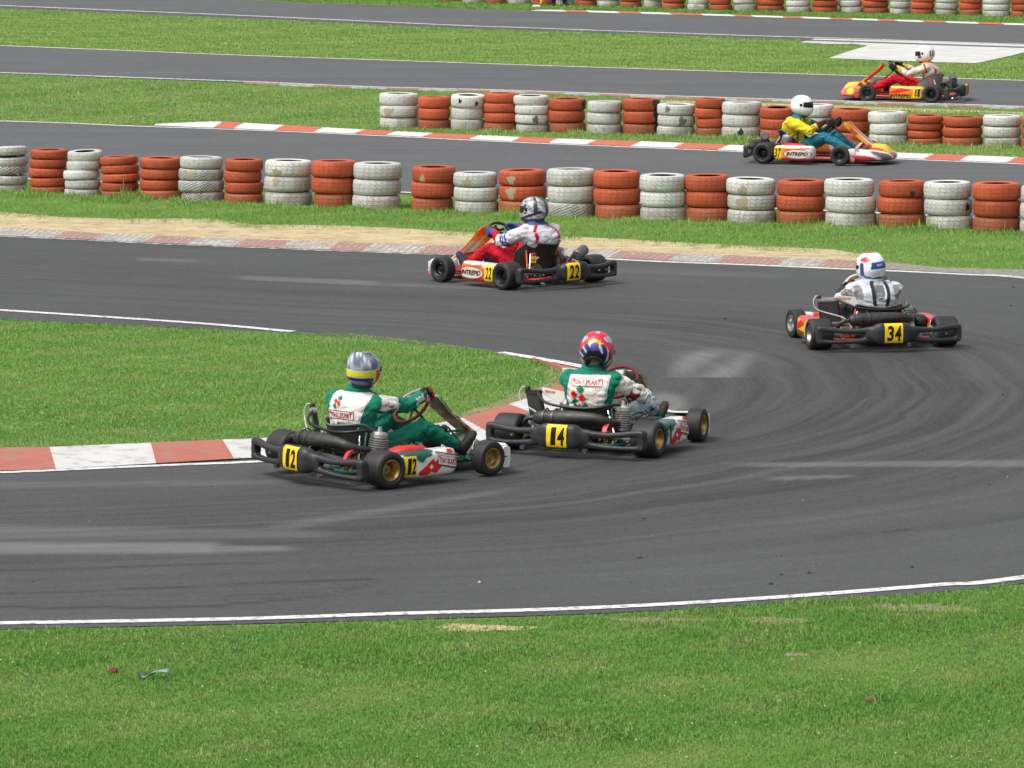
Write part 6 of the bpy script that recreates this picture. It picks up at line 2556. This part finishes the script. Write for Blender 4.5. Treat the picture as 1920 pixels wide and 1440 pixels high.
back12 = logo_box(-.130, -.025, .225, .060, ('TONY', 'KART'))
back12 = [rect(-.133, -.028, .098, .038, (120, 130, 126))] + back12 + check_mark(-.055, .082, .034)[:4] + [
    poly([(-.035, -.035), (-.020, -.055), (.03, -.105), (.055, -.145), (.020, -.115), (-.015, -.075)], (196, 30, 36)), poly([(-.035, -.035), (-.045, -.065), (.0, -.105), (.042, -.138), (.01, -.095), (-.02, -.06)], (26, 96, 76))]
back14 = logo_box(-.125, .062, .250, .060, ('TONY', 'KART')) + check_mark(-.055, -.042, .062)
back34 = [ell(0, .062, .026, .024, (140, 152, 172)), ell(0, .062, .020, .018, (100, 98, 100)), rect(-.018, .058, .018, .066, (160, 170, 186)), rect(-.026, .022, .026, .030, (150, 160, 176))]

DRV = {
    '12': dict(head=(.075, .205, .806), seed=1, sw=rad(34), yaw=rad(30), pitch=rad(-4), hroll=rad(2), twist=rad(26), suit=suit_green(12), back=back12, helmet=helm_silver12, spoiler=helm_silver12, glove=glove_two((176, 26, 40), (44, 22, 26), .062), boot=(44, 42, 42),
               footL=(-.15, 1.06, .165), footR=(.165, 1.07, .165), wide=1.06, arm=1.1),
    '14': dict(head=(.045, .228, .781), seed=2, sw=rad(6), handR=1.95, poleR=(.9, -.3, -.55), yaw=rad(17), pitch=rad(31), hroll=rad(4), hs=1.07, twist=rad(17), wide=1.08, suit=suit_green(14), back=back14, helmet=helm_red14, glove=glove_two((30, 30, 32), (26, 40, 38), .062), boot=(58, 46, 34), splay=.95,
               footR=(.19, 1.04, .175), arm=1.15),
    '34': dict(head=(-.03, .289, .722), seed=3, sw=rad(20), yaw=rad(19), pitch=rad(2), hroll=rad(-6), twist=rad(4), suit=suit_white34, back=back34, helmet=helm_white34, glove=glove_two((26, 26, 26), (52, 50, 50), .062), boot=(50, 50, 54), wide=1.16, square=1.28, straps=True,
               arm=1.15),
    '22': dict(head=(-.03, .212, .764), seed=4, sw=rad(6), yaw=rad(18), pitch=rad(4), twist=rad(0), suit=suit_red22, helmet=helm_silver22, glove=glove_two((62, 84, 134), (58, 80, 140), .062), boot=(48, 56, 92), wide=1.25, arm=1.18),
    '37': dict(head=(.02, .30, .742), seed=5, sw=rad(4), yaw=rad(2), pitch=rad(2), suit=suit_yellow37, helmet=helm_plain37, glove=glove_two((28, 26, 28), (70, 26, 34), .062), boot=(196, 178, 176), wide=1.12, arm=1.2),
    '81': dict(head=(-.01, .262, .723), seed=6, sw=rad(4), yaw=rad(8), pitch=rad(6), suit=suit_grey81, helmet=helm_white81, glove=glove_two((26, 26, 28), (24, 24, 26), .062), boot=(214, 160, 40)),
}
DLAB = {'12': 'driver in green and white suit with silver, yellow and navy helmet and red gloves', '14': 'driver in green and white suit with red helmet crouched over a dark red steering wheel',
        '34': 'driver in white suit with black braces and white helmet with a blue badge', '22': 'driver in white jacket and red trousers with mottled silver helmet',
        '37': 'driver in yellow jacket and teal trousers with plain white helmet', '81': 'driver in pale grey jacket and red trousers with white helmet on the back straight'}
for k in DRV:
    driver(DLAB[k], POSE[k], CFG[k].get('roll', 0), DRV[k])


# ================================================================== SMALL THINGS
def marshal():
    p = G(1049, 11)
    root = empty('person')
    root.location = p
    root.rotation_euler = (0, 0, rad(200))
    tag(root, 'standing person in dark trousers in front of the farthest tyre barrier', 'person')
    mb = MB()
    rings = []
    for yy, zz, rx, ry in ((0, .86, .15, .11), (0, .95, .165, .115), (0, 1.08, .15, .10), (0, 1.22, .17, .11), (0, 1.36, .19, .11), (0, 1.44, .16, .09), (0, 1.49, .08, .07), (.01, 1.53, .055, .055)):
        rings.append([Vector((rx * math.cos(a), yy + ry * math.sin(a), zz)) for a in [2 * math.pi * k / 24 for k in range(24)]])
    mb.loft(rings)
    mb.capsule((0, .01, 1.52), (0, .015, 1.60), .052, .055)
    mb.sphere((0, .025, 1.66), .098, 18, (.82, .98, 1.18))
    mb.capsule((0, .115, 1.655), (0, .128, 1.635), .014, .016)
    for s in (-1, 1):
        mb.capsule((s * .09, 0, .88), (s * .115, .02, .48), .090, .065)
        mb.capsule((s * .115, .02, .48), (s * .125, -.01, .09), .062, .045)
        sh, el, wr = Vector((s * .19, 0, 1.41)), Vector((s * .27, .02, 1.13)), Vector((s * .27, .16, .93))
        mb.capsule(sh, el, .058, .046)
        mb.capsule(el, wr, .045, .032)
        mb.capsule(wr, wr + Vector((0, .05, -.06)), .034, .030)
        for k in range(4):
            b0 = wr + Vector((s * (-.022 + .015 * k), .055, -.07))
            mb.capsule(b0, b0 + Vector((0, .012, -.045 - .006 * (k in (1, 2)))), .0095, .0085, 8)
        mb.capsule(wr + Vector((-s * .03, .03, -.03)), wr + Vector((-s * .045, .06, -.07)), .011, .009, 8)
    o = mb.solid('body', .012, 3, [M_SUIT], root)
    co = coords(o.data)
    c = cmix(len(co), (28, 30, 40))
    put(c, co[:, 2] > .92, (206, 120, 40))
    put(c, co[:, 2] > 1.52, (196, 150, 122))
    put(c, (np.abs(co[:, 0]) > .2) & (co[:, 2] < .93), (196, 150, 122))
    set_col(o.data, c)
    hr = MB()
    hr.sphere((0, .008, 1.70), .100, 18, (.88, .98, 1.0))
    hr.build('hair', [flat('dark_hair', (.03, .02, .015), .7)], root)
    for s in (-1, 1):
        boot(root, Vector((s * .125, -.01, .085)), Vector((s * .15, 1, 0)), Vector((0, 0, 1)), (24, 24, 28))


marshal()
fl = empty('flag')
fp = G(1013.5, 11.5)
fl.location = fp
fl.rotation_euler = (rad(-6), rad(11), 0)
tag(fl, 'yellow marshal flag rolled on its staff, leaning on the farthest tyre barrier', 'flag')
mb = MB()
mb.tube([(0, 0, 0), (0, 0, 1.05)], .011, 8)
mb.build('staff', [flat('flag_staff', (.50, .36, .13), .6)], fl)
mb = MB()
mb.tube(spline([(0, 0, .03), (.012, -.012, .20), (0, -.016, .45), (.01, -.012, .70), (0, 0, .86)], 24), list(np.interp(np.linspace(0, 1, 24), [0, .15, .5, .8, 1], [.014, .042, .055, .046, .016])), 12)
o = mb.build('flag_cloth', [flat('flag_yellow', lin((226, 178, 70)), .85, bump=.8, bscale=14)], fl)
for v in o.data.vertices:
    v.co.x *= 1 + .25 * noise.noise(v.co * 14)

# rag and clod in the foreground grass
mb = MB()
pth = spline([(-.085, .0, .028), (-.088, -.03, .058), (-.070, .01, .022), (-.04, -.03, .024), (.0, .02, .038), (.03, .0, .052), (.085, .02, .050), (.10, .04, .040)], 40)
rr = []
for i, p in enumerate(pth):
    q = i / 39
    w = .019 * (1 - .5 * abs(q - .5)) + .004 * math.sin(q * 23)
    a = .5 * math.sin(q * 9)
    n_ = Vector((0, math.cos(a), math.sin(a)))
    u_ = Vector((0, -math.sin(a), math.cos(a)))
    rr.append([p + n_ * (w * x_) + u_ * (.0035 * y_) for x_, y_ in ((-1, -1), (0, -1 + .8 * math.sin(q * 31)), (1, -1), (1, 1), (0, 1 + .8 * math.sin(q * 31)), (-1, 1))])
mb.loft(rr)
o = mb.build('cloth_strip', [flat('grey_rag', (.30, .33, .32), .7, bump=.5, bscale=60, var=.25)], angle=60)
o.location = G(287, 1275)
tag(o, 'crumpled grey strip of cloth lying in the foreground grass', 'rag')
mb = MB()
mb.sphere((0, 0, .022), .026, 20, (1.1, .9, .8))
o = mb.build('earth_clod', [flat('clod', (.16, .055, .035), .9, bump=.9, bscale=60, var=.4)])
for v in o.data.vertices:
    v.co += v.co.normalized() * .010 * noise.noise(v.co * 60)
o.location = G(212, 1265)
tag(o, 'small red-brown lump lying in the grass at the lower left', 'clod')
for (u, v, s) in ((1350, 1318, .030),):
    mb = MB()
    mb.sphere((0, 0, .02), s, 18, (1.2, .9, .7))
    o = mb.build('earth_clod', [flat('brown_clod', (.12, .085, .05), .95, bump=.9, bscale=50, var=.4)])
    for vv in o.data.vertices:
        vv.co += vv.co.normalized() * .014 * noise.noise(vv.co * 45)
    o.location = G(u + 285, v)
    tag(o, 'dark brown clod in the foreground grass at the right', 'clod')
# white scrap below the flag
mb = MB()
mb.loft([[Vector((x * k, y * k, z)) for x, y in rrect(.10, .05, 10, 2.5)] for z, k in ((.0, .8), (.03, 1), (.06, .6))])
o = mb.build('paper_scrap', [flat('scrap_white', (.62, .60, .54), .8, bump=.6, bscale=20)])
o.location = G(1006, 14.5)
tag(o, 'small white scrap on the grass below the yellow flag', 'scrap')

# rubber crumbs, pebbles and grass clippings thrown on the asphalt
mb = MB()
rc = random.Random(5)
spots = [(900, 1094), (1757, 694), (1465, 1080), (1200, 1048), (1710, 1066), (1360, 600), (1880, 742), (1895, 575), (1690, 508), (1900, 540), (1516, 1077)]
for _ in range(90):
    spots.append((rc.uniform(-50, 1970), rc.uniform(470, 1150)))
for u, v in spots:
    p = G(u, v)
    x_, y_ = p.x, p.y
    if in_poly(np.array([u]), np.array([v]), inf_poly)[0] or v > rows(OUT_LINE, min(1900, max(-300, u))) - 14 or v < rows(FAR_LINE, min(1900, max(1120, u))) + 14:
        continue
    s = rc.uniform(.004, .008) if len(mb.v) > 60 else rc.uniform(.012, .022)
    mb.add([Vector((x_ + a * s * rc.uniform(.6, 1.5), y_ + b * s * rc.uniform(.6, 1.4), .008 + c_ * s * rc.uniform(.4, 1))) for a, b, c_ in ((-1, 0, 0), (0, -1, 0), (1, 0, 0), (0, 1, 0), (0, 0, 1))],
           [(0, 1, 4), (1, 2, 4), (2, 3, 4), (3, 0, 4)], 1 if rc.random() < .06 else 0)
o = mb.build('rubber_crumbs', [M_BLACKRUB, flat('pale_grit', (.42, .40, .36), .8)])
tag(o, 'scattered rubber crumbs and pale grit on the hairpin asphalt', 'debris', kind='stuff')

# clover flowers and small leaves in the lawn
mb = MB()
for _ in range(110):
    u, v = rc.uniform(-50, 1970), rc.choice((rc.uniform(1190, 1440), rc.uniform(620, 845)))
    if v < 1000 and not in_poly(np.array([u]), np.array([v]), inf_poly)[0]:
        continue
    p = G(u, v)
    s = rc.uniform(.004, .006)
    mb.sphere((p.x, p.y, rc.uniform(.025, .045)), s, 6, (1, 1, .8), 0 if rc.random() < .85 else 1)
o = mb.build('clover_flowers', [flat('clover_white', (.62, .62, .55), .8), flat('flower_yellow', (.65, .48, .05), .7)])
tag(o, 'tiny white and yellow flowers dotted through the lawns', 'flowers', kind='stuff')
